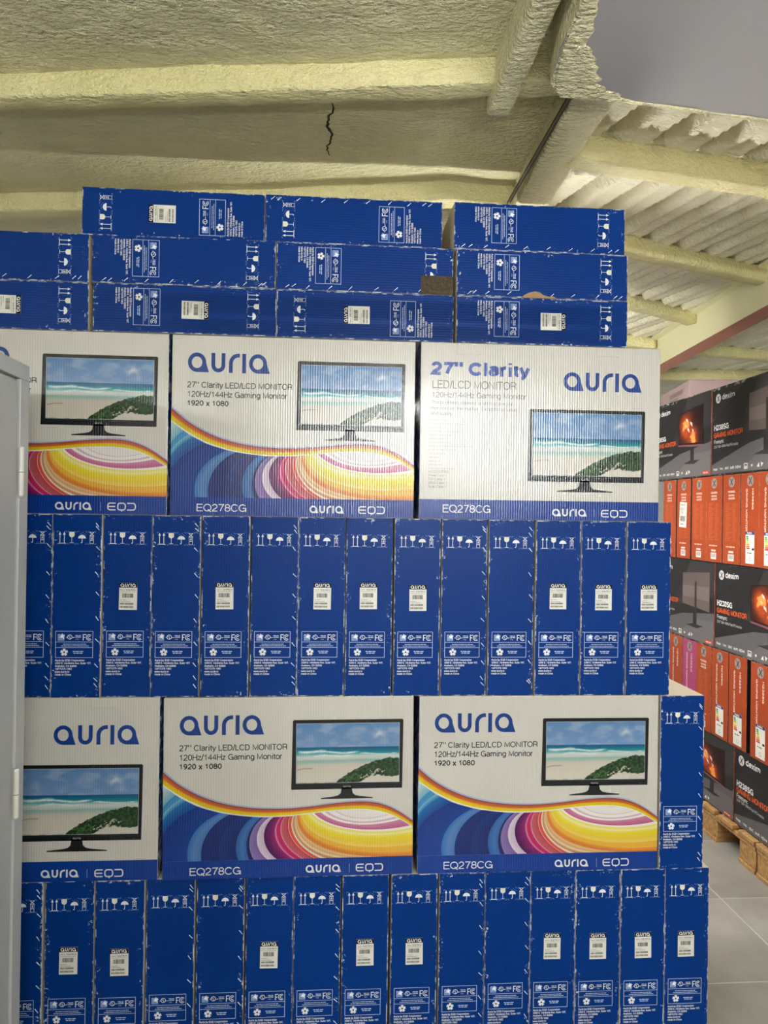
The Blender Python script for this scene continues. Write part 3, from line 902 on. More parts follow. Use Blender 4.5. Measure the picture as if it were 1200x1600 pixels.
def face_plain():
    """layout of the plain white face with a long specification list"""
    u = lambda x: ((x - 52) / 1097.0 - 0.5) * W_
    v = lambda y: (1 - (y - 30) / 806.0) * H_
    parts = {}
    k = Ink()
    k.rect(-W_ / 2 + 0.001, 0.001, W_ / 2 - 0.001, v(746), (6, 60, 150), 2)
    k.text('EQ278CG', u(158), v(806), (236, 238, 240), width=u(374) - u(158), cap=v(770) - v(806), layer=3)
    logo_auria(k, u(655), v(816), u(815) - u(655), v(782) - v(816), (238, 240, 242), 3)
    k.rect(u(848), v(818), u(850), v(782), (150, 180, 220), 3)
    logo_eqd(k, u(880), v(818), u(1004) - u(880), v(784) - v(818), (238, 240, 242), 3)
    parts['foot_band'] = k.mesh('foot_band', M_INKW)
    k = Ink(); logo_auria(k, u(700), v(236), u(1062) - u(700), v(150) - v(236), (22, 66, 146)); parts['brand_lettering'] = k.mesh('brand_lettering', M_INKW)
    k = Ink()
    k.text('27"', u(103), v(180), (60, 88, 172), width=u(238) - u(103), cap=v(118) - v(180), bold=0.05)
    parts['headline_number'] = k.mesh('headline_number', M_INKW)
    k = Ink()
    k.text('Clarity', u(272), v(180), (60, 88, 172), width=u(538) - u(272), cap=v(118) - v(180), bold=0.05)
    parts['headline_lettering'] = k.mesh('headline_lettering', M_INKW)
    k = Ink()
    c = (112, 112, 114)
    k.text('LED/LCD MONITOR', u(105), v(240), c, width=u(484) - u(105), cap=v(203) - v(240), bold=-0.004)
    k.text('120Hz/144Hz Gaming Monitor', u(103), v(282), c, width=u(531) - u(103), cap=v(256) - v(282), bold=-0.004)
    c = (138, 138, 138)
    k.text('The brightest, clearest and most precise', u(100), v(312), c, width=u(470) - u(100), cap=0.0095)
    k.text('monitors on the market. Exceptional value', u(100), v(338), c, width=u(488) - u(100), cap=0.0095)
    k.text('and quality.', u(100), v(362), c, width=u(200) - u(100), cap=0.0095)
    y = 388
    for s, wd in (('', 80), ('', 160), ('', 74), ('', 140), ('', 100), ('', 64), ('', 90), ('', 200), ('', 120), ('', 74), ('', 52), ('', 50), ('', 56), ('', 120), ('ACCESSORIES', 90), ('Power Cord: 1', 80), ('DVI Cable: 1', 76), ('HDMI Cable: 1', 82), ('Audio Cable: 1', 80)):
        if s:
            k.text(s, u(94), v(y), c, width=wd * W_ / 1097, cap=0.0068)
        else:
            k.bars(u(94), v(y), (196, 196, 194), wd * W_ / 1097, 0.0040)
        y += 17.0
    parts['specification_list'] = k.mesh('specification_list', M_INKW)
    fr, sc = monitor_parts(u(546), v(657), u(1080), v(324), v(702), u(676), u(931))
    parts['pictured_monitor'] = fr
    parts['screen_picture'] = sc
    return parts


# ------------------------------------------------------------------ cartons (origin: bottom centre of the front face)
def carton(name, w_, d_, h_, mats, pick, bev=0.0025, jitter=0.0, seed=0):
    """pick(normal) -> material slot; light crush on the rear corners and folded top flaps with a centre seam"""
    bm = bmesh.new()
    bmesh.ops.create_cube(bm, size=1)
    for v in bm.verts:
        v.co = Vector((v.co.x * w_, (v.co.y + 0.5) * d_, (v.co.z + 0.5) * h_))
    r = random.Random(seed)
    for v in bm.verts:
        if v.co.y > d_ * 0.5:
            v.co.x += r.uniform(-1, 1) * jitter
    bmesh.ops.bevel(bm, geom=bm.edges[:], offset=bev, segments=2, affect='EDGES', profile=0.6)
    bm.normal_update()
    for f in bm.faces:
        f.material_index = pick(f.normal)
    m = bpy.data.meshes.new(name)
    bm.to_mesh(m)
    bm.free()
    for mm in mats:
        m.materials.append(mm)
    return m


def pick_spine(n):
    if abs(n.y) > 0.75:
        return 0
    if abs(n.z) > 0.6:
        return 2
    return 1 if abs(n.x) > 0.75 else 0


def pick_face(n):
    if abs(n.y) > 0.75:
        return 0
    if abs(n.z) > 0.75:
        return 2
    return 1


SPINE_BODY = [carton('carton', D_, W_, H_, [M_BLUE, M_WSIDE, M_CREAM], pick_spine, 0.0022, 0.0006, i) for i in range(3)]
FACE_BODY = [carton('carton', W_, D_, H_, [M_WHITE, M_BLUEF, M_CREAM], pick_face, 0.0022, 0.0006, i) for i in range(2)]
PRINT_SPINE, PRINT_LABEL = spine_print(), label_print()
STICKER = box_mesh('label_sticker', 0, 0.0475, -0.0007, 0, 0, 0.0725, M_STICK)
ST_V = (0.05, 0.075, 0.178, 0.315, 0.445, 0.575, 0.70, 0.815, 0.905, 0.935)


def staple_mesh():
    k = Ink()
    a = [(-0.0044, 0.0052), (0.0044, -0.0052)]
    d = Vector((a[1][0] - a[0][0], a[1][1] - a[0][1])).normalized()
    n = Vector((-d.y, d.x)) * 0.0009
    p = [Vector(a[0]) + n, Vector(a[0]) - n, Vector(a[1]) - n * 0.5, Vector(a[1]) + n * 0.5]
    vs = [(q.x, -0.0009, q.y) for q in p] + [(q.x, 0.0002, q.y) for q in p]
    return mesh('stitch', vs, [(0, 1, 2, 3), (4, 7, 6, 5), (0, 4, 5, 1), (1, 5, 6, 2), (2, 6, 7, 3), (3, 7, 4, 0)], [M_STAPLE])


STAPLE = staple_mesh()


def spine_box(label, loc, rot=(0, 0, 0), sticker=False, stitched=False, scale=(1, 1, 1), group=None, seed=0):
    t = thing('monitor_carton', label, 'carton', loc, rot, group, scale)
    obj('carton_body', SPINE_BODY[seed % 3], t)
    for n, m in PRINT_SPINE.items():
        obj(n, m, t)
    r = random.Random(seed)
    if sticker:
        a = r.uniform(-0.012, 0.012)
        s = obj('label_sticker', STICKER, t, (-0.0242 + r.uniform(-0.002, 0.003), -0.0002, H_ * 0.486 + r.uniform(-0.004, 0.004)), (0, a, 0))
        s['label'] = 'white barcode sticker with black header'
        obj('label_print', PRINT_LABEL, s, (0, -0.0004, 0))
    if stitched:
        for f in ST_V:
            obj('stitch', STAPLE, t, (D_ * (0.415 + r.uniform(-0.01, 0.02)), 0, H_ * (1 - f - r.uniform(-0.012, 0.012))), (0, r.uniform(-0.12, 0.12), 0))
    return t


COLOUR, PLAIN = face_colour(), face_plain()


def face_box(label, loc, parts, rot=(0, 0, 0), scale=(1, 1, 1), seed=0):
    t = thing('monitor_carton', label, 'carton', loc, rot, None, scale)
    obj('carton_body', FACE_BODY[seed % 2], t)
    fr = None
    for n, m in parts.items():
        o = obj(n, m, fr if n == 'screen_picture' else t)
        if n == 'pictured_monitor':
            fr = o
    return t


ORD = ['first', 'second', 'third', 'fourth', 'fifth', 'sixth', 'seventh', 'eighth', 'ninth', 'tenth', 'eleventh', 'twelfth', 'thirteenth', 'fourteenth', 'fifteenth']

# ------------------------------------------------------------------ the room
RX0, RX1, RY0, RY1, RZ = -2.03, 4.03, -4.24, 6.87, 2.72
TS = 0.505
floor = struct('floor', box_mesh('floor', RX0, RX1, RY0, RY1, -0.15, -0.0012, M_FLOORB))
TX0, TY0 = 1.545 - 8 * TS, 2.267 - 13 * TS
tile = box_mesh('floor_tile', 0.0023, TS - 0.0023, 0.0023, TS - 0.0023, -0.02, 0, M_TILE, 0.001, 1)
for i in range(13):
    for j in range(23):
        x, y = TX0 + i * TS, TY0 + j * TS
        if x < RX0 - 0.6 or x > RX1 - 0.1 or y < RY0 - 0.6 or y > RY1 - 0.1:
            continue
        if RX0 - 0.01 <= x and x + TS <= RX1 + 0.3 and RY0 - 0.2 <= y and y + TS <= RY1 + 0.3:
            obj('floor_tile', tile, floor, (x, y, 0))
struct('wall_left', box_mesh('wall_left', RX0 - 0.4, RX0 - 0.2, RY0 - 0.4, RY1 + 0.6, -0.15, RZ + 0.2, M_WALL))
struct('wall_right', box_mesh('wall_right', RX1 + 0.4, RX1 + 0.6, RY0 - 0.4, RY1 + 0.6, -0.15, RZ + 0.2, M_WALL))
struct('wall_back', box_mesh('wall_back', RX0 - 0.4, RX1 + 0.6, RY1 + 0.4, RY1 + 0.6, -0.15, RZ + 0.2, M_WALL))
struct('wall_front', box_mesh('wall_front', RX0 - 0.4, RX1 + 0.6, RY0 - 0.4, RY0 - 0.2, -0.15, RZ + 0.2, M_WALL))

# roof: deck above, foam skin below it as parts of the ceiling
ceiling = struct('ceiling', box_mesh('ceiling', RX0 - 0.4, RX1 + 0.6, RY0 - 0.4, RY1 + 0.6, RZ + 0.02, RZ + 0.2, M_WALL))
CZ = 2.63


def cat(*a):
    return np.unique(np.concatenate(a).round(4))


xs = cat(np.arange(RX0 - 0.2, -1.5, 0.12), np.arange(-1.5, 0.68, 0.012))
ys = cat(np.arange(RY0 - 0.2, 1.1, 0.14), np.arange(1.1, 3.3, 0.012), np.arange(3.3, RY1 + 0.4, 0.14))
X, Y = np.meshgrid(xs, ys)
# the foam sags between purlins and is lumpy
P1 = lambda x: 2.019 - 0.155 * (x + 0.888)
P2 = lambda x: 2.79 - 0.15 * (x + 1.23) + 0.02 * np.sin(x * 2.0)
mid = (Y - P1(X)) / (P2(X) - P1(X))
Z = CZ + 0.006 - 0.006 * np.sin(np.clip(mid, 0, 1) * math.pi) ** 2 * (0.6 + 0.4 * vnoise(X * 2 + 9, Y * 2, 5)) + 0.014 * (fbm(X * 3 + 20, Y * 3 + 20, 2, 2) - 0.5) + 0.007 * (fbm(X * 16 + 40, Y * 22 + 60, 8, 3) - 0.5)
Z += 0.006 * np.exp(-((Y - P1(X) - 0.11) / 0.03) ** 2) * (0.5 + vnoise(X * 3 + 5, Y, 12))
obj('foam_panel', grid_mesh('foam_panel', xs, ys, Z, M_FOAM), ceiling)

# corrugated roof sheets of the right-hand bays
xs = cat(np.arange(0.62, 3.4, 0.011), np.arange(3.4, RX1 + 0.41, 0.05))
ys = cat(np.arange(1.5, 6.0, 0.03), np.arange(6.0, RY1 + 0.41, 0.1))
X, Y = np.meshgrid(xs, ys)
uu = X + 0.29 * Y
ph = (uu / 0.172) % 1.0
tri = np.abs(ph - 0.5) * 2                  # 1 on the pan, 0 at the rib centre
prof = 1 - np.clip((tri - 0.16) / 0.30, 0, 1)
prof = prof * prof * (3 - 2 * prof)
Z = CZ + 0.056 * prof + 0.010 * np.exp(-((tri - 0.9) / 0.09) ** 2) + 0.006 * (fbm(uu * 26 + 90, Y * 9 + 50, 14, 3) - 0.5) + 0.012 * (vnoise(X * 1.2 + 30, Y * 1.2 + 30, 4) - 0.5)
obj('roof_sheet', grid_mesh('roof_sheet', xs, ys, Z, M_FOAMR), ceiling)
# plain foam above the slab and behind the camera on the right
xs = np.arange(0.62, RX1 + 0.41, 0.15); ys = np.arange(RY0 - 0.2, 1.53, 0.15)
X, Y = np.meshgrid(xs, ys)
obj('foam_panel', grid_mesh('foam_panel', xs, ys, CZ + 0.05 + 0 * X, M_FOAM), ceiling)


def foam_bar(name, pts, wd, ht, ztop, mat, rough=0.006, seg=0.02, rnd=0.45, seed=0):
    """a member wrapped in foam: rounded section swept along pts (x, y), lumpy"""
    p = [Vector((a[0], a[1], 0)) for a in pts]
    path = []
    for a, b in zip(p[:-1], p[1:]):
        n = max(2, int((b - a).length / seg))
        path += [a.lerp(b, i / n) for i in range(n)]
    path.append(p[-1])
    sec = []
    n = 20
    for i in range(n):
        a = 2 * math.pi * i / n
        c, s = math.cos(a), math.sin(a)
        e = 2.0 / (2.0 + rnd * 6)
        sec.append((math.copysign(abs(c) ** e, c) * wd / 2, math.copysign(abs(s) ** e, s) * ht / 2))
    vs, fs = [], []
    for j, q in enumerate(path):
        d = (path[min(j + 1, len(path) - 1)] - path[max(j - 1, 0)]).normalized()
        side = Vector((d.y, -d.x, 0))
        for c, s in sec:
            v = q + side * c + Vector((0, 0, ztop - ht / 2 + s))
            k = mnoise.noise(Vector((v.x * 9 + seed, v.y * 9, v.z * 12))) * rough + mnoise.noise(Vector((v.x * 30 + seed, v.y * 30, v.z * 30))) * rough * 0.45
            rad = (side * c + Vector((0, 0, s))).normalized()
            vs.append(v + rad * k)
    m = len(path)
    for j in range(m - 1):
        for i in range(n):
            a, b = j * n + i, j * n + (i + 1) % n
            fs.append((a, b, b + n, a + n))
    fs.append(tuple(range(n - 1, -1, -1)))
    fs.append(tuple((m - 1) * n + i for i in range(n)))
    return mesh(name, vs, fs, [mat], smooth=True)


bars = [
    ([(-2.2, 2.245), (-0.888, 2.055), (-0.2, 1.955), (0.5, 1.845), (0.62, 1.83)], 0.075, 0.085, CZ + 0.025),
    ([(-2.2, 3.0), (-1.23, 2.83), (-0.28, 2.69), (0.392, 2.555), (0.66, 2.58)], 0.085, 0.085, CZ + 0.025),
    ([(0.715, 2.19), (0.9, 2.235), (1.45, 2.33), (1.84, 2.394)], 0.08, 0.085, CZ + 0.012),
    ([(0.715, 2.73), (1.19, 2.955), (1.95, 3.25), (1.975, 3.26)], 0.075, 0.075, CZ + 0.012),
    ([(0.715, 3.36), (1.52, 3.72), (1.93, 3.96), (2.02, 4.01)], 0.075, 0.065, CZ + 0.012),
    ([(0.715, 4.35), (2.06, 4.60)], 0.08, 0.075, CZ + 0.012),
    ([(2.12, 4.62), (2.41, 4.72), (2.96, 4.84), (4.3, 5.1)], 0.08, 0.075, CZ + 0.012),
    ([(2.18, 5.55), (2.65, 5.55), (3.34, 5.48), (4.3, 5.4)], 0.09, 0.09, CZ + 0.012),
    ([(2.04, 3.55), (3.0, 3.85), (4.3, 4.2)], 0.08, 0.075, CZ + 0.012),
]
for i, (p, a, b, z) in enumerate(bars):
    obj('purlin', foam_bar('purlin', p, a, b, z, M_FOAMP, 0.005, rnd=0.8, seed=i * 7), ceiling)
# rafter between the two bays and the thin metal angle along its edge
obj('rafter', foam_bar('rafter', [(0.665, 1.70), (0.672, 2.1), (0.69, 2.55), (0.70, RY1 + 0.3)], 0.125, 0.14, CZ + 0.07, M_FOAM, 0.004, rnd=0.9, seed=61), ceiling)
rod = box_mesh('metal_angle', 0.6005, 0.6035, 1.79, 3.2, CZ - 0.0700, CZ - 0.062, M_ROD)
obj('metal_angle', rod, ceiling)
obj('dark_seam', box_mesh('dark_seam', 0.6037, 0.607, 1.79, 3.2, CZ - 0.0690, CZ - 0.05, M_DARK), ceiling)  # dark-coloured strip stands in for the shaded gap beside the metal angle
# strut wrapped in foam that stops short of the rafter
obj('foam_strut', foam_bar('foam_strut', [(0.435, 0.2), (0.433, 1.4), (0.43, 1.93)], 0.062, 0.12, CZ + 0.03, M_FOAM, 0.003, rnd=0.9, seed=80), ceiling)

# dropped grey slab with a foam-smeared flank
sl = [(0.485, 0.0), (0.485, 1.56), (0.505, 1.70), (0.54, 1.745), (0.68, 1.753), (1.105, 1.806), (4.3, 2.15), (4.3, 0.0)]
sv = [(x, y, 2.50) for x, y in sl] + [(x, y, CZ + 0.06) for x, y in sl]
nS = len(sl)
sf = [tuple(range(nS)), tuple(range(2 * nS - 1, nS - 1, -1))] + [(i, i + nS, (i + 1) % nS + nS, (i + 1) % nS) for i in range(nS)]
mslab = mesh('grey_slab', sv, sf, [M_SLAB, M_FOAM], [0, 1] + [1] * nS)
obj('grey_slab', mslab, ceiling)
# foam overspray lapping over the slab's edge
lap = [(0.487, 0.3), (0.488, 0.9), (0.489, 1.25), (0.489, 1.45), (0.493, 1.56), (0.511, 1.695), (0.545, 1.738), (0.68, 1.746), (0.9, 1.774), (1.105, 1.80), (4.3, 2.144)]
obj('foam_edge', foam_bar('foam_edge', lap, 0.013, 0.012, 2.508, M_FOAM, 0.004, seg=0.01, rnd=0.2, seed=33), ceiling)
rr = random.Random(12)
inner = [(0.493, 1.30), (0.515, 1.38), (0.530, 1.47), (0.552, 1.55), (0.585, 1.60), (0.615, 1.66), (0.66, 1.70), (0.70, 1.738), (0.75, 1.752)]
outer = [(0.487, 1.30), (0.487, 1.38), (0.488, 1.47), (0.489, 1.55), (0.497, 1.60), (0.509, 1.67), (0.53, 1.725), (0.66, 1.744), (0.75, 1.754)]
us = np.linspace(0, len(inner) - 1, 70)
ip = np.stack([np.interp(us, range(len(inner)), [p[i] for p in inner]) for i in (0, 1)], 1)
op = np.stack([np.interp(us, range(len(outer)), [p[i] for p in outer]) for i in (0, 1)], 1)
vs, fs = [], []
NC = 12
for i in range(70):
    j_ = 0.9 + 0.28 * mnoise.noise(Vector((i * 0.22, 3.1, 0))) + 0.10 * mnoise.noise(Vector((i * 0.8, 8.1, 0)))
    for c in range(NC):
        f = c / (NC - 1) * j_
        q = op[i] + (ip[i] - op[i]) * f
        z = 2.4985 - 0.0045 * (1 - c / (NC - 1)) ** 0.5 * (1 if c < NC - 1 else 0) + 0.0022 * mnoise.noise(Vector((q[0] * 60, q[1] * 60, 0)))
        vs.append((q[0], q[1], min(z, 2.4995) if c < NC - 1 else 2.5005))
for i in range(69):
    for c in range(NC - 1):
        a = i * NC + c
        fs.append((a, a + 1, a + NC + 1, a + NC))
obj('foam_overspray', mesh('foam_overspray', vs, fs, [M_FOAM], smooth=True), ceiling)

# crack in the foam
cr = []
rr = random.Random(5)
for i in range(27):
    y = 2.06 + (2.375 - 2.06) * i / 26
    cr.append((-0.016 + 0.008 * math.sin(i * 0.5) + rr.uniform(-0.004, 0.004), y))
wv = [0.0012 + 0.0026 * math.sin(math.pi * i / 26) * (0.6 + 0.8 * rr.random()) for i in range(27)]


vs, fs = [], []
for (x, y), a in zip(cr, wv):
    p1, p2 = 2.019 - 0.155 * (x + 0.888), 2.79 - 0.15 * (x + 1.23) + 0.02 * math.sin(x * 2)
    md = min(1, max(0, (y - p1) / (p2 - p1)))
    A = lambda t: np.array([[t]])
    z = CZ + 0.006 - 0.006 * math.sin(md * math.pi) ** 2 * (0.6 + 0.4 * float(vnoise(A(x * 2 + 9), A(y * 2), 5)[0, 0])) + 0.014 * (float(fbm(A(x * 3 + 20), A(y * 3 + 20), 2, 2)[0, 0]) - 0.5) + 0.007 * (float(fbm(A(x * 16 + 40), A(y * 22 + 60), 8, 3)[0, 0]) - 0.5)
    z += 0.006 * math.exp(-((y - p1 - 0.11) / 0.03) ** 2) * (0.5 + float(vnoise(A(x * 3 + 5), A(y), 12)[0, 0]))
    vs += [(x - a, y, z - 0.0012), (x + a, y, z - 0.0012), (x, y, z + 0.006)]
for i in range(26):
    a = i * 3
    fs += [(a, a + 3, a + 4, a + 1), (a + 1, a + 4, a + 5, a + 2), (a + 2, a + 5, a + 3, a)]
obj('ceiling_crack', mesh('ceiling_crack', vs, fs, [M_CRACK]), ceiling)


# I-beam over the aisle
def ibeam():
    hw, z0, z1, tf, tw = 0.055, 2.43, 2.635, 0.012, 0.008
    prof = [(-hw, z0), (hw, z0), (hw, z0 + tf), (tw, z0 + tf), (tw, z1 - tf), (hw, z1 - tf), (hw, z1), (-hw, z1), (-hw, z1 - tf), (-tw, z1 - tf), (-tw, z0 + tf), (-hw, z0 + tf)]
    vs, fs, ix = [], [], []
    ends = [(1.916 + 0.055 + 0.081 * (1.9 - 3.112), 1.9), (1.916 + 0.055 + 0.081 * (7.2 - 3.112), 7.2)]
    for x, y in ends:
        vs += [(x + a, y, b) for a, b in prof]
    n = len(prof)
    for i in range(n):
        fs.append((i, i + n, (i + 1) % n + n, (i + 1) % n))
        ix.append(1 if i == 0 else 0)
    fs += [tuple(range(n)), tuple(range(2 * n - 1, n - 1, -1))]
    ix += [0, 0]
    return mesh('roof_beam', vs, fs, [M_BEAM, M_REDOX], ix)


obj('roof_beam', ibeam(), ceiling)

# ------------------------------------------------------------------ the blue carton stack
FY = 2.02
Z5, Z4, Z3, Z2, ZT = 0.0, 0.490, 0.980, 1.470, 1.960
E3 = [-0.866, -.735, -.606, -.474, -.3465, -.2105, -.083, .046, .177, .312, .440, .577, .7065, .8375, .9685]
E5 = [-.877, -.743, -.6105, -.479, -.3465, -.2125, -.082, .0465, .181, .316, .4475, .576, .7045, .833, .962, 1.092]
S3 = [0, 0, 1, 0, 1, 0, 1, 1, 1, 0, 0, 1, 1, 1]
S5 = [0, 1, 1, 0, 0, 1, 0, 1, 1, 0, 0, 1, 1, 1, 1]
for row, (E, S, z, nm) in enumerate(((E3, S3, Z3, 'upper'), (E5, S5, Z5, 'lowest'))):
    for i, s in enumerate(S):
        rr = random.Random(100 * row + i)
        what = 'with barcode sticker' if s else 'with stitched edge'
        if i == 0:
            pos = 'partly behind grey cabinet, %s upright row' % nm
        elif i == len(S) - 1:
            pos = 'at the aisle end of the %s upright row' % nm
        else:
            pos = '%s from grey cabinet, %s upright row' % (ORD[i], nm)
        spine_box('blue carton %s, %s' % (what, pos), ((E[i] + E[i + 1]) / 2, FY + rr.uniform(0, 0.007), z), (0, 0, rr.uniform(-0.0012, 0.0012)), bool(s), not s, group='upright blue cartons in the %s row' % nm, seed=100 * row + i)
spine_box('blue stitched carton standing right of the white cartons, above the lowest row', (1.0045, FY - 0.004, Z4), (0, 0, 0.004), False, True, seed=301)

ST = (0.1295 / D_, 1, 0.487 / H_)
H9 = math.pi / 2


def lying(label, cx, level, right, sticker, seed, dy=0.0):
    zc = ZT + 0.0655 + 0.1305 * level
    x = cx - 0.2435 if right else cx + 0.2435
    return spine_box(label, (x, FY + dy, zc), (0, H9 if right else -H9, 0), sticker, not sticker, ST, 'blue cartons lying flat on top', seed)


lying('blue carton lying flat with barcode sticker, left end of the top layer', -0.432, 2, False, True, 401, 0.012)
t3b = lying('blue stitched carton lying flat in the middle of the top layer', 0.0575, 2, False, False, 402, 0.008)
lying('blue stitched carton lying flat at the aisle end of the top layer', 0.577, 2, True, False, 403, 0.002)
lying('blue stitched carton at the left picture edge, middle flat layer', -0.8965, 1, True, False, 404, 0.004)
lying('blue stitched carton lying flat, second from left in the middle flat layer', -0.4, 1, True, False, 405)
t2c = lying('blue carton lying flat with brown tape on its right end', 0.0895, 1, True, False, 406, 0.004)
t2d = lying('blue carton lying flat with torn brown patch on its lower edge', 0.586, 1, True, False, 407)
lying('blue carton with sticker at the left picture edge, lowest flat layer', -0.8955, 0, True, True, 408, 0.004)
lying('blue carton with sticker, second from left in the lowest flat layer', -0.396, 0, True, True, 409)
lying('blue carton with sticker and its arrows at left, lowest flat layer', 0.092, 0, False, True, 410, 0.003)
lying('blue carton with sticker at the aisle end of the lowest flat layer', 0.587, 0, True, True, 411)
# tape: in the lying carton's own frame x runs down, z runs right
o = obj('packing_tape', box_mesh('packing_tape', 0.012, D_ / 2 - 0.0005, -0.0016, -0.0009, H_ * 0.815, H_ - 0.001, M_TAPE), t2c)
o['label'] = 'strip of shiny brown packing tape'


def patch(name, pts, mat, th=0.0012):
    n = len(pts)
    vs = [(a, -th, b) for a, b in pts] + [(a, 0.0003, b) for a, b in pts]
    ar = sum(pts[i][0] * pts[(i + 1) % n][1] - pts[(i + 1) % n][0] * pts[i][1] for i in range(n))
    f0 = tuple(range(n)) if ar > 0 else tuple(range(n - 1, -1, -1))
    fs = [f0, tuple(n + i for i in f0[::-1])] + [(i, i + n, (i + 1) % n + n, (i + 1) % n) if ar < 0 else (i, (i + 1) % n, (i + 1) % n + n, i + n) for i in range(n)]
    return mesh(name, vs, fs, [mat])


h = D_ / 2
obj('torn_patch', patch('torn_patch', [(h, 0.185), (h - 0.006, 0.19), (h - 0.014, 0.205), (h - 0.0185, 0.222), (h - 0.016, 0.236), (h - 0.009, 0.246), (h - 0.005, 0.262), (h - 0.006, 0.275), (h - 0.001, 0.285), (h, 0.285)], M_TORN), t2d)

# white-faced cartons
face_box('white carton with colour swirl at the left edge of the upper white row', (-0.7765, FY + 0.004, Z2), COLOUR, seed=1)
face_box('white carton with colour swirl, middle of the upper white row', (-0.0995, FY + 0.006, Z2), COLOUR, scale=(0.979, 1, 1), seed=2)
fc = face_box('plain white carton with large blue 27 inch headline in the upper white row', (0.587, FY, Z2), PLAIN, scale=(1.01, 1, 1), seed=3)
fa = face_box('plain white carton beside the grey cabinet in the lower white row', (-0.785, FY, Z4), PLAIN, seed=4)
face_box('white carton with colour swirl, middle of the lower white row', (-0.0965, FY - 0.002, Z4), COLOUR, rot=(0, -0.006, 0), seed=5)
face_box('white carton with colour swirl at the aisle end of lower white row', (0.5955, FY, Z4), COLOUR, scale=(1.008, 1, 1), seed=6)


def tab(parent, x, wd, ht):
    obj('closure_tab', box_mesh('closure_tab', x - wd / 2, x + wd / 2, -0.0016, 0, H_ - ht, H_ - 0.001, M_WHITE, 0.0006, 1), parent)


tab(fc, -0.205, 0.066, 0.032); tab(fc, 0.185, 0.062, 0.026)
tab(fa, 0.19, 0.068, 0.027)
# cartons filling the depth behind the white fronts
FILL = carton('carton', W_ * 0.985, D_, H_, [M_WHITE, M_BLUEF, M_CREAM], pick_face)
k = 0
for z, cols, nm in ((Z2, ((0.587, (1, 2, 3, 4)), (-0.0995, (4,)), (-0.78, (4,))), 'upper'), (Z4, ((0.587, (4,)), (-0.0965, (4,)), (-0.785, (4,))), 'lower')):
    for cx, layers in cols:
        for l in layers:
            t = obj('monitor_carton', FILL, None, (cx, FY + 0.004 + l * 0.1345, z))
            tag(t, 'white monitor carton standing hidden behind the %s white row' % nm, 'carton', 'white cartons filling the depth behind the %s white row' % nm)

# ------------------------------------------------------------------ black and orange cartons across the aisle
BH, BW, BD, OD = 0.40, 0.62, 0.145, 0.143
GW = (214, 212, 208)


def mark(k, cx, cy, r, layer, disc=(150, 146, 142), x=(60, 58, 58)):
    k.disc(cx, cy, r, disc, layer, 22)
    k.stroke([(cx - r * 0.45, cy - r * 0.6), (cx + r * 0.1, cy + r * 0.05), (cx + r * 0.45, cy + r * 0.6)], r * 0.24, x, layer + 1)
    k.stroke([(cx + r * 0.45, cy - r * 0.6), (cx - r * 0.45, cy + r * 0.6)], r * 0.24, x, layer + 1)


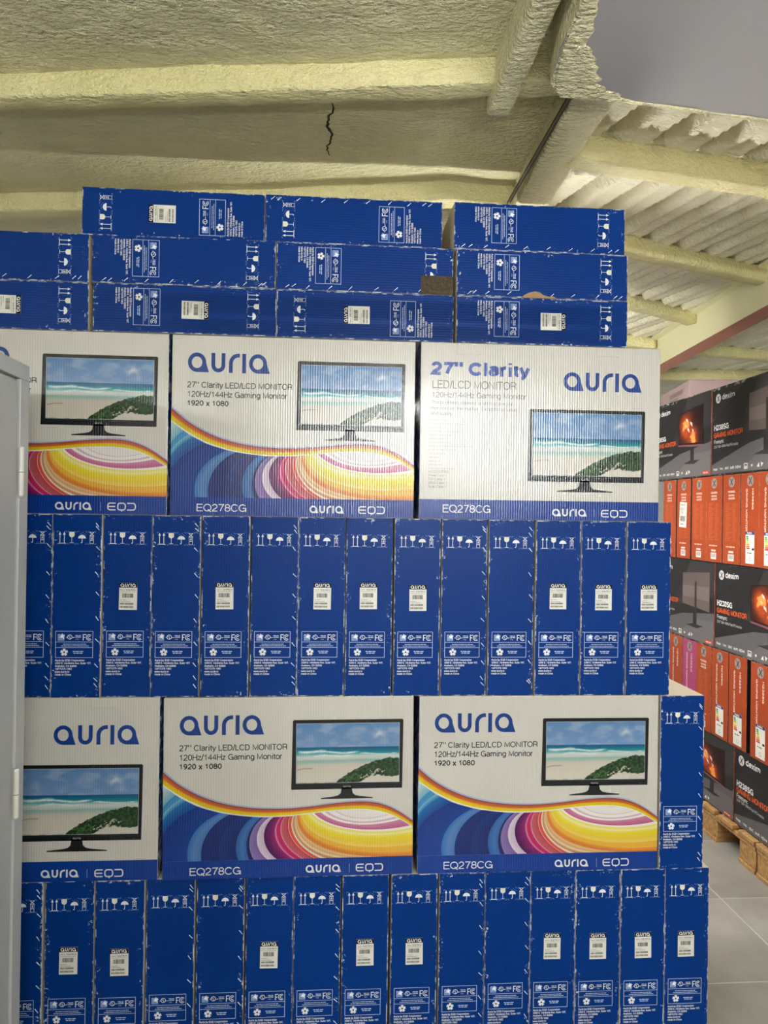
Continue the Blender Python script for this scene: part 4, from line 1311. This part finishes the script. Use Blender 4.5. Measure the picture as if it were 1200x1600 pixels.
def black_face(view, hh):
    """view: 'front' shows the lit screen, 'back' the rear of the monitor"""
    u = lambda f: (f - 0.5) * BW
    v = lambda f: (1 - f) * hh
    k = Ink()
    k.poly([(u(0.005), v(0.40)), (u(0.45), v(0.012)), (u(0.62), v(0.012)), (u(0.30), v(0.62)), (u(0.005), v(0.9))], (38, 37, 38), 0)
    k.poly([(u(0.62), v(0.012)), (u(0.995), v(0.012)), (u(0.995), v(0.40)), (u(0.40), v(0.60))], (52, 50, 51), 0)
    k.poly([(u(0.005), v(0.88)), (u(0.50), v(0.69)), (u(0.995), v(0.60)), (u(0.995), v(0.985)), (u(0.005), v(0.985))], (92, 89, 90), 1)
    k.poly([(u(0.40), v(0.985)), (u(0.70), v(0.72)), (u(0.995), v(0.70)), (u(0.995), v(0.985))], (104, 100, 101), 2)
    base = k.mesh('box_artwork', M_INK)
    k = Ink()
    mark(k, u(0.09), v(0.13), 0.022, 3, (206, 204, 200), (70, 68, 68))
    PP = {'brand_mark': k}
    PP['brand_lettering'] = k = Ink()
    k.text('dexim', u(0.145), v(0.155), (226, 224, 220), width=0.105, cap=0.026, bold=0.03, layer=3)
    PP['model_lettering'] = k = Ink()
    k.text('H238SG', u(0.035), v(0.49), (228, 226, 222), width=0.125, cap=0.026, bold=0.035, layer=3)
    k.text('GAMING MONITOR', u(0.035), v(0.575), (214, 92, 44), width=0.24, cap=0.025, bold=0.03, layer=3)
    k.text('Freesync', u(0.035), v(0.64), (216, 214, 210), width=0.085, cap=0.018, bold=0.01, layer=3)
    k.text('23.8" Slim 180Hz Fast IPS monitor', u(0.035), v(0.69), (200, 198, 196), width=0.205, cap=0.012, layer=3)
    PP['feature_icons'] = k = Ink()
    for a, s, wd in ((0.03, 'Freesync', 0.036), (0.12, '1ms', 0.026), (0.195, '8K', 0.03), (0.265, 'fast IPS', 0.032), (0.335, 'HDMI', 0.042)):
        k.text(s, u(a), v(0.945), (222, 220, 216), width=wd, cap=0.012, bold=0.03, layer=3)
    for a in (0.105, 0.18, 0.50):
        k.rect(u(a), v(0.955), u(a) + 0.001, v(0.905), (160, 158, 156), 3)
    k.stroke([(u(0.445), v(0.955)), (u(0.485), v(0.955)), (u(0.485), v(0.905)), (u(0.445), v(0.905))], 0.004, (222, 220, 216), 3, True)
    k.rect(u(0.452), v(0.948), u(0.478), v(0.928), (200, 198, 196), 3)
    k.disc(u(0.54), v(0.93), 0.006, (220, 218, 214), 3, 8)
    k.poly([(u(0.60), v(0.95)), (u(0.625), v(0.905)), (u(0.632), v(0.955))], (222, 220, 216), 3)
    k.poly([(u(0.645), v(0.905)), (u(0.675), v(0.92)), (u(0.652), v(0.955))], (222, 220, 216), 3)
    PP['speed_badge'] = k = Ink()
    k.rect(u(0.87), v(0.97), u(0.97), v(0.935), (206, 66, 38), 3)
    k.bars(u(0.885), v(0.962), (236, 180, 160), 0.045, 0.007, 4)
    PP = {n: q.mesh(n, M_INK) for n, q in PP.items()}
    k = Ink()
    if view == 'front':
        k.poly([(u(0.47), v(0.19)), (u(0.88), v(0.13)), (u(0.88), v(0.61)), (u(0.47), v(0.57))], (26, 22, 22), 3)
        nx, ny = 56, 40
        x = np.linspace(0, 1, nx)[None, :].repeat(ny, 0); y = np.linspace(0, 1, ny)[:, None].repeat(nx, 1)
        f = fbm(x * 6, y * 5, 51, 4)
        g = np.exp(-(((x - 0.30) / 0.22) ** 2 + ((y - 0.45) / 0.40) ** 2)) + 0.9 * np.exp(-(((x - 0.60) / 0.20) ** 2 + ((y - 0.85) / 0.28) ** 2))
        q = np.clip(g * (0.35 + 1.3 * f), 0, 1)[..., None]
        C = np.array([36, 16, 16]) * (1 - q) + np.array([226, 92, 34]) * q
        C = np.where(q > 0.82, np.array([240, 150, 70]), C)
        P = np.stack([u(0.478) + x * 0.395 * BW, v(0.20 + (0.145 - 0.20) * x + (0.36 + 0.08 * x) * y)], -1)
        k.grid(P, C, 4)
        # pale angular shards in the blaze
        for a, b, s in ((0.60, 0.26, 1.0), (0.665, 0.31, 1.2), (0.62, 0.38, 1.1), (0.70, 0.40, 0.8), (0.585, 0.33, 0.7)):
            k.poly([(u(a), v(b)), (u(a + 0.03 * s), v(b + 0.02)), (u(a + 0.035 * s), v(b + 0.06 * s)), (u(a + 0.008), v(b + 0.035))], (214, 206, 204), 5)
        k.poly([(u(0.47), v(0.575)), (u(0.88), v(0.615)), (u(0.88), v(0.64)), (u(0.47), v(0.595))], (126, 78, 84), 4)
    else:
        k.poly([(u(0.50), v(0.17)), (u(0.93), v(0.12)), (u(0.93), v(0.60)), (u(0.50), v(0.56))], (96, 84, 82), 3)
        k.poly([(u(0.505), v(0.33)), (u(0.925), v(0.30)), (u(0.925), v(0.47)), (u(0.505), v(0.46))], (112, 100, 98), 4)
        k.rect(u(0.70), v(0.70), u(0.73), v(0.26), (52, 47, 47), 5)
    k.rect(u(0.675), v(0.80), u(0.735), v(0.60), (44, 40, 40), 3)
    k.poly([(u(0.56), v(0.82)), (u(0.66), v(0.785)), (u(0.83), v(0.79)), (u(0.74), v(0.835))], (50, 46, 46), 4)
    PP['box_artwork'] = base
    PP['pictured_monitor'] = k.mesh('pictured_monitor', M_INK)
    return PP


def orange_print(kind, hh=0.404):
    u = lambda f: (f - 0.5) * OD
    v = lambda f: (1 - f) * hh
    k = Ink()
    mark(k, u(0.5), v(0.085), 0.0245, 0, (150, 140, 134), (78, 66, 62))
    mk = k.mesh('brand_mark', M_INK)
    k = Ink()
    pale = (238, 214, 198)
    if kind == 'list':
        for y, s, wd in ((0.205, 'H238SG', 0.055), (0.245, 'GAMING', 0.046), (0.28, 'MONITOR', 0.050)):
            k.text(s, -wd / 2, v(y), pale, width=wd, cap=0.0095, bold=0.035)
        r = random.Random(9)
        y = 0.32
        while y < 0.74:
            a = r.uniform(0.18, 0.4)
            k.rect(u(0.16), v(y + 0.007), u(0.16 + a), v(y), (190, 98, 58))
            k.rect(u(0.58), v(y + 0.007), u(0.60 + r.uniform(0.1, 0.22)), v(y), (190, 98, 58))
            y += 0.018
        k.bars(u(0.22), v(0.815), (234, 190, 166), 0.07, 0.007)
        bc = Ink()
        bc.bars(u(0.36), v(0.875), pale, 0.04, 0.01)
        bc.rect(u(0.33), v(0.965), u(0.67), v(0.89), (226, 220, 214))
        x = 0.37
        while x < 0.63:
            bc.rect(u(x), v(0.945), u(x) + 0.0022, v(0.90), (70, 60, 56), 1)
            x += 0.034
    else:
        k.text('H238SG', u(0.60), v(0.17), pale, width=0.09, cap=0.0125, bold=0.03, rot=-math.pi / 2)
        k.text('GAMING MONITOR', u(0.28), v(0.17), pale, width=0.185, cap=0.0125, bold=0.03, rot=-math.pi / 2)
    if kind == 'list':
        foot = {'barcode_patch': bc.mesh('barcode_patch', M_INK)}
    else:
        foot = {}
    return {'brand_mark': mk, 'printed_lettering': k.mesh('printed_lettering', M_INK), **foot}


def energy_label():
    k = Ink()
    wd, ht = 0.066, 0.138
    k.rect(0, ht - 0.013, wd, ht, (52, 60, 110), 0)
    k.text('ENERG', 0.012, ht - 0.0105, (236, 236, 240), width=0.036, cap=0.008, bold=0.03, layer=1)
    cs = ((20, 120, 60), (70, 150, 60), (150, 180, 50), (232, 204, 40), (228, 150, 40), (214, 100, 40), (196, 44, 40))
    for i, c in enumerate(cs):
        y = ht - 0.026 - i * 0.0082
        k.poly([(0.006, y), (0.018 + i * 0.0022, y), (0.021 + i * 0.0022, y + 0.0033), (0.018 + i * 0.0022, y + 0.0066), (0.006, y + 0.0066)], c, 0)
    k.poly([(0.064, 0.058), (0.052, 0.058), (0.047, 0.063), (0.052, 0.068), (0.064, 0.068)], (30, 28, 30), 0)
    k.bars(0.012, 0.044, (90, 90, 92), 0.036, 0.005)
    k.ring(0.034, 0.018, 0.008, 0.0016, (90, 90, 92), 0, 12)
    return k.mesh('label_print', M_INK)


def pick_o(n):
    return 0 if abs(n.y) > 0.6 else 1


OB = carton('carton', OD, BW, 0.404, [M_ORANGE, M_ODARK], pick_o, 0.002)
OBP = carton('carton', OD, BW, 0.404, [M_PINK, M_ODARK], pick_o, 0.002)
P_LIST, P_VERT, P_EN = orange_print('list'), orange_print('vert'), energy_label()
EN_ST = box_mesh('energy_label', 0, 0.066, -0.0007, 0, 0, 0.138, M_STICK)
OST = box_mesh('shipping_label', 0, 0.075, -0.0007, 0, 0, 0.128, M_STICK)


def ship_print():
    k = Ink()
    r = random.Random(4)
    k.bars(0.008, 0.112, (90, 88, 84), 0.05, 0.005)
    y = 0.1
    while y > 0.066:
        k.rect(0.008, y, 0.012 + r.uniform(0.03, 0.05), y + 0.002, (120, 118, 112)); y -= 0.006
    x = 0.008
    while x < 0.062:
        a = r.choice((0.001, 0.0018, 0.0026))
        k.rect(x, 0.03, x + a, 0.058, (60, 58, 56)); x += a + r.choice((0.001, 0.0016))
    k.rect(0.008, 0.014, 0.05, 0.018, (110, 108, 102))
    return k.mesh('label_print', M_INK)


P_SHIP = ship_print()
RZ90 = (0, 0, -math.pi / 2)
DXX = 1.80
rows = {'E': (0.142, 0.332), 'C': (0.879, 0.396), 'A': (1.685, 0.411)}
nmr = {'A': 'top', 'C': 'middle', 'E': 'bottom'}
seams = {'A': 3.365, 'C': 3.318, 'E': 3.137}
views = {('A', 0): 'front', ('A', 1): 'back', ('C', 0): 'back', ('C', 1): 'front', ('E', 0): 'front', ('E', 1): 'back'}
cache = {}
for r, (z, hh) in rows.items():
    body = carton('carton', BW - 0.003, BD, hh, [M_BLACK, M_OEND, M_ODARK], lambda n: 0 if abs(n.y) > 0.75 else (1 if abs(n.x) > 0.6 else 2), 0.002)
    for j in (0, 1):
        yc = seams[r] + (BW / 2 if j == 0 else -BW / 2)
        vw = views[(r, j)]
        if (r, vw) not in cache:
            cache[(r, vw)] = black_face(vw, hh)
        what = 'flaming screen pictured' if vw == 'front' else 'monitor back pictured'
        t = thing('monitor_carton', 'black carton with %s, %s black row, %s' % (what, nmr[r], 'farther along aisle' if j == 0 else 'nearest the camera'), 'carton', (DXX + 0.003 * j, yc, z), RZ90, 'black monitor cartons across the aisle')
        obj('carton_body', body, t)
        for n, m in cache[(r, vw)].items():
            obj(n, m, t)
    for j, offs in ((0, (0.304,) if r == 'A' else ()), (1, (0.152, 0.304, 0.456))):
        for dx in offs:
            t = obj('monitor_carton', body, None, (DXX + dx, seams[r] + (BW / 2 if j == 0 else -BW / 2), z), RZ90)
            tag(t, 'plain dark carton hidden behind the %s black row' % nmr[r], 'carton', 'dark cartons behind the %s black row' % nmr[r])


def orange(label, yc, z, kind, pink=False, shipping=False, dx=0.0):
    t = thing('monitor_carton', label, 'carton', (DXX + dx, yc, z), RZ90, 'orange carton ends across the aisle')
    obj('carton_body', OBP if pink else OB, t)
    for n, m in (P_LIST if kind == 'list' else P_VERT).items():
        obj(n, m, t)
    if kind == 'vert':
        e = obj('energy_label', EN_ST, t, (-0.030, -0.0002, 0.012))
        e['label'] = 'white energy rating label with coloured bars'
        obj('label_print', P_EN, e, (0, -0.0004, 0))
    if shipping:
        s = obj('shipping_label', OST, t, (-0.044, -0.0008, 0.16), (0, 0.05, 0))
        s['label'] = 'crinkled white shipping label'
        obj('label_print', P_SHIP, s, (0, -0.0004, 0))
    return t


ZB, ZD = 1.2785, 0.474
EB = [3.860, 3.712, 3.556, 3.406, 3.259, 3.113, 2.971, 2.826]
kinds = ['list', 'list', 'list', 'list', 'list', 'vert', 'vert']
names = ['orange carton end emerging beside the white carton, upper orange row', 'orange carton end with a crinkled white shipping label, upper orange row', 'orange carton end just nearer than the shipping label, upper orange row', 'orange carton end, fourth from far, upper orange row', 'orange carton end just beyond the energy-labelled ones, upper orange row', 'orange carton end with full energy label in view, upper orange row', 'orange carton end cut by the picture edge, upper orange row']
for i in range(7):
    orange(names[i], (EB[i] + EB[i + 1]) / 2, ZB, kinds[i], shipping=(i == 1), dx=0.002 * (i % 3))
ED = [(3.70, 'vert'), (3.557, 'vert'), (3.411, 'list'), (3.268, 'vert'), (3.122, 'vert'), (2.943, 'vert'), (2.797, 'vert')]
named = ['dark orange carton end half hidden by the blue cartons, lower orange row', 'magenta carton end in the lower orange row', 'orange carton end with printed list, next to the magenta one', 'orange carton end with energy label, second nearer than the magenta one', 'orange carton end beside the dark gap, lower orange row', 'orange carton end just past the dark gap, lower orange row', 'orange carton end cut by the picture edge, lower orange row']
for i, (yc, kd) in enumerate(ED):
    orange(named[i], yc, ZD, kd, pink=(i == 1), dx=0.002 * ((i + 1) % 3))

# plain box lying on the very top
M_TOPB = plain('dusty mauve carton', (158, 136, 134), 0.6, vary=0.06, scale=6)
M_TOPT = plain('mauve carton print', (140, 116, 116), 0.6)
t = thing('flat_carton', 'dusty mauve carton lying on top of the black cartons', 'carton', (1.905, 3.80, 2.0965), (0, 0, -0.16))
obj('carton_body', box_mesh('carton', 0, 0.45, 0, 0.52, 0, 0.125, M_TOPB, 0.003), t)
k = Ink()
k.rect(0.06, 0.05, 0.30, 0.075, (138, 116, 116))
k.rect(0.06, 0.03, 0.22, 0.04, (138, 116, 116))
o = obj('printed_lettering', k.mesh('printed_lettering', M_INK), t, (0, 0.40, 0.02), (0, 0, -math.pi / 2))


# ------------------------------------------------------------------ pallets under the black cartons
def pallet(label, y0, wd=0.755):
    t = thing('pallet', label, 'pallet', (1.787, y0, 0))
    blk = (0.12, 0.145, 0.12)
    ypos = (0.0, (wd - 0.145) / 2, wd - 0.12)
    for xx in (0.0, 0.42, 0.86):
        for b, y in zip(blk, ypos):
            obj('block', box_mesh('block', xx + 0.003, xx + 0.14, y, y + b, 0.018, 0.098, M_WOOD, 0.003, 1), t)
        obj('stringer_board', box_mesh('stringer_board', xx, xx + 0.14, 0, wd, 0.0985, 0.119, M_WOOD, 0.002, 1), t)
    for b, y in zip(blk, ypos):
        obj('bottom_board', box_mesh('bottom_board', -0.002, 1.0, y, y + b, 0, 0.0175, M_WOOD, 0.002, 1), t)
    n = 5
    bw = 0.118
    for i in range(n):
        y = (wd - bw) * i / (n - 1)
        obj('deck_board', box_mesh('deck_board', -0.006 - 0.004 * (i % 2), 1.0, y, y + bw, 0.1195, 0.1405, M_WOOD, 0.003, 1), t)
    return t


pallet('wooden pallet under the black cartons, farther along the aisle', 2.948)
pallet('wooden pallet under the black cartons, cut by the right picture edge', 2.180)

# ------------------------------------------------------------------ grey steel cabinet at the left
cx1, cy0, cy1, ch = -0.69, 0.90, 1.742, 1.808
t = thing('steel_cabinet', 'tall grey steel cabinet with hinged door at the left picture edge', 'cabinet', (0, 0, 0))
obj('cabinet_body', box_mesh('cabinet_body', cx1 - 0.45, cx1 - 0.012, cy0, cy1, 0.0, ch, M_STEEL, 0.002), t)
fr = []
obj('frame_rail', box_mesh('frame_rail', cx1 - 0.012, cx1, cy0, cy1, ch - 0.036, ch, M_STEEL, 0.0015), t)
obj('frame_rail', box_mesh('frame_rail', cx1 - 0.012, cx1, cy0, cy1, 0.0, 0.05, M_STEEL, 0.0015), t)
obj('frame_stile', box_mesh('frame_stile', cx1 - 0.012, cx1, cy1 - 0.047, cy1, 0.05, ch - 0.036, M_STEEL, 0.0015), t)
obj('frame_stile', box_mesh('frame_stile', cx1 - 0.012, cx1, cy0, cy0 + 0.047, 0.05, ch - 0.036, M_STEEL, 0.0015), t)
door = obj('cabinet_door', box_mesh('cabinet_door', cx1 - 0.0115, cx1 - 0.005, cy0 + 0.049, cy1 - 0.050, 0.053, ch - 0.042, M_STEELD, 0.0015), t)


def hinge_piece(z0, z1, cap_top, cap_bot):
    n, r = 12, 0.0062
    prof = [(z0, r * 0.55 if cap_bot else r), (z0 + 0.004, r), (z1 - 0.004, r), (z1, r * 0.75 if cap_top else r)]
    vs, fs = [], []
    for z, q in prof:
        vs += [(q * math.cos(2 * math.pi * i / n), q * math.sin(2 * math.pi * i / n), z) for i in range(n)]
    for j in range(len(prof) - 1):
        for i in range(n):
            a, b = j * n + i, j * n + (i + 1) % n
            fs.append((a, b, b + n, a + n))
    fs.append(tuple(range(n - 1, -1, -1))); fs.append(tuple((len(prof) - 1) * n + i for i in range(n)))
    return mesh('hinge_knuckle', vs, fs, [M_HINGE])


for zb in (0.792, 1.508):
    h_ = obj('hinge', hinge_piece(zb, zb + 0.054, False, True), t, (cx1 + 0.004, cy1 - 0.0485, 0))
    obj('hinge_knuckle', hinge_piece(zb + 0.0555, zb + 0.112, True, False), h_)

# ------------------------------------------------------------------ lamps
for i, (x, y, z, ln, rz, watts, tint) in enumerate(LAMPS):
    t = thing('tube_lamp', ['white tube lamp over the aisle behind the camera', 'white tube lamp overhead above the camera', 'white tube lamp behind the camera near the left wall', 'white tube lamp hanging behind the blue carton stack', 'white tube lamp beyond the black cartons near the right wall'][i], 'lamp', (x, y, z), (0, 0, rz))
    obj('lamp_housing', box_mesh('lamp_housing', -ln / 2 - 0.03, ln / 2 + 0.03, -0.03, 0.03, 0.022, 0.06, M_LAMPB, 0.004), t)
    for s in (-1, 1):
        obj('hanger', box_mesh('hanger', s * ln * 0.4 - 0.003, s * ln * 0.4 + 0.003, -0.003, 0.003, 0.06, CZ - z + 0.03, M_ROD), t)
        obj('tube_socket', box_mesh('tube_socket', s * (ln / 2 + 0.015) - 0.012, s * (ln / 2 + 0.015) + 0.012, -0.015, 0.015, -0.016, 0.024, M_LAMPB, 0.003), t)
    em = bpy.data.materials.new('lit tube')
    em.use_nodes = True
    nb = em.node_tree.nodes['Principled BSDF']
    nb.inputs['Base Color'].default_value = (0.9, 0.9, 0.9, 1)
    nb.inputs['Emission Color'].default_value = (*tint, 1)
    r = 0.014
    nb.inputs['Emission Strength'].default_value = watts / (2 * math.pi * r * ln * math.pi)
    n = 14
    vs = [(s * ln / 2, r * math.cos(2 * math.pi * q / n), r * math.sin(2 * math.pi * q / n)) for s in (-1, 1) for q in range(n)]
    fs = [(q, (q + 1) % n, (q + 1) % n + n, q + n) for q in range(n)]
    obj('lamp_tube', mesh('lamp_tube', vs, fs, [em], smooth=True), t)
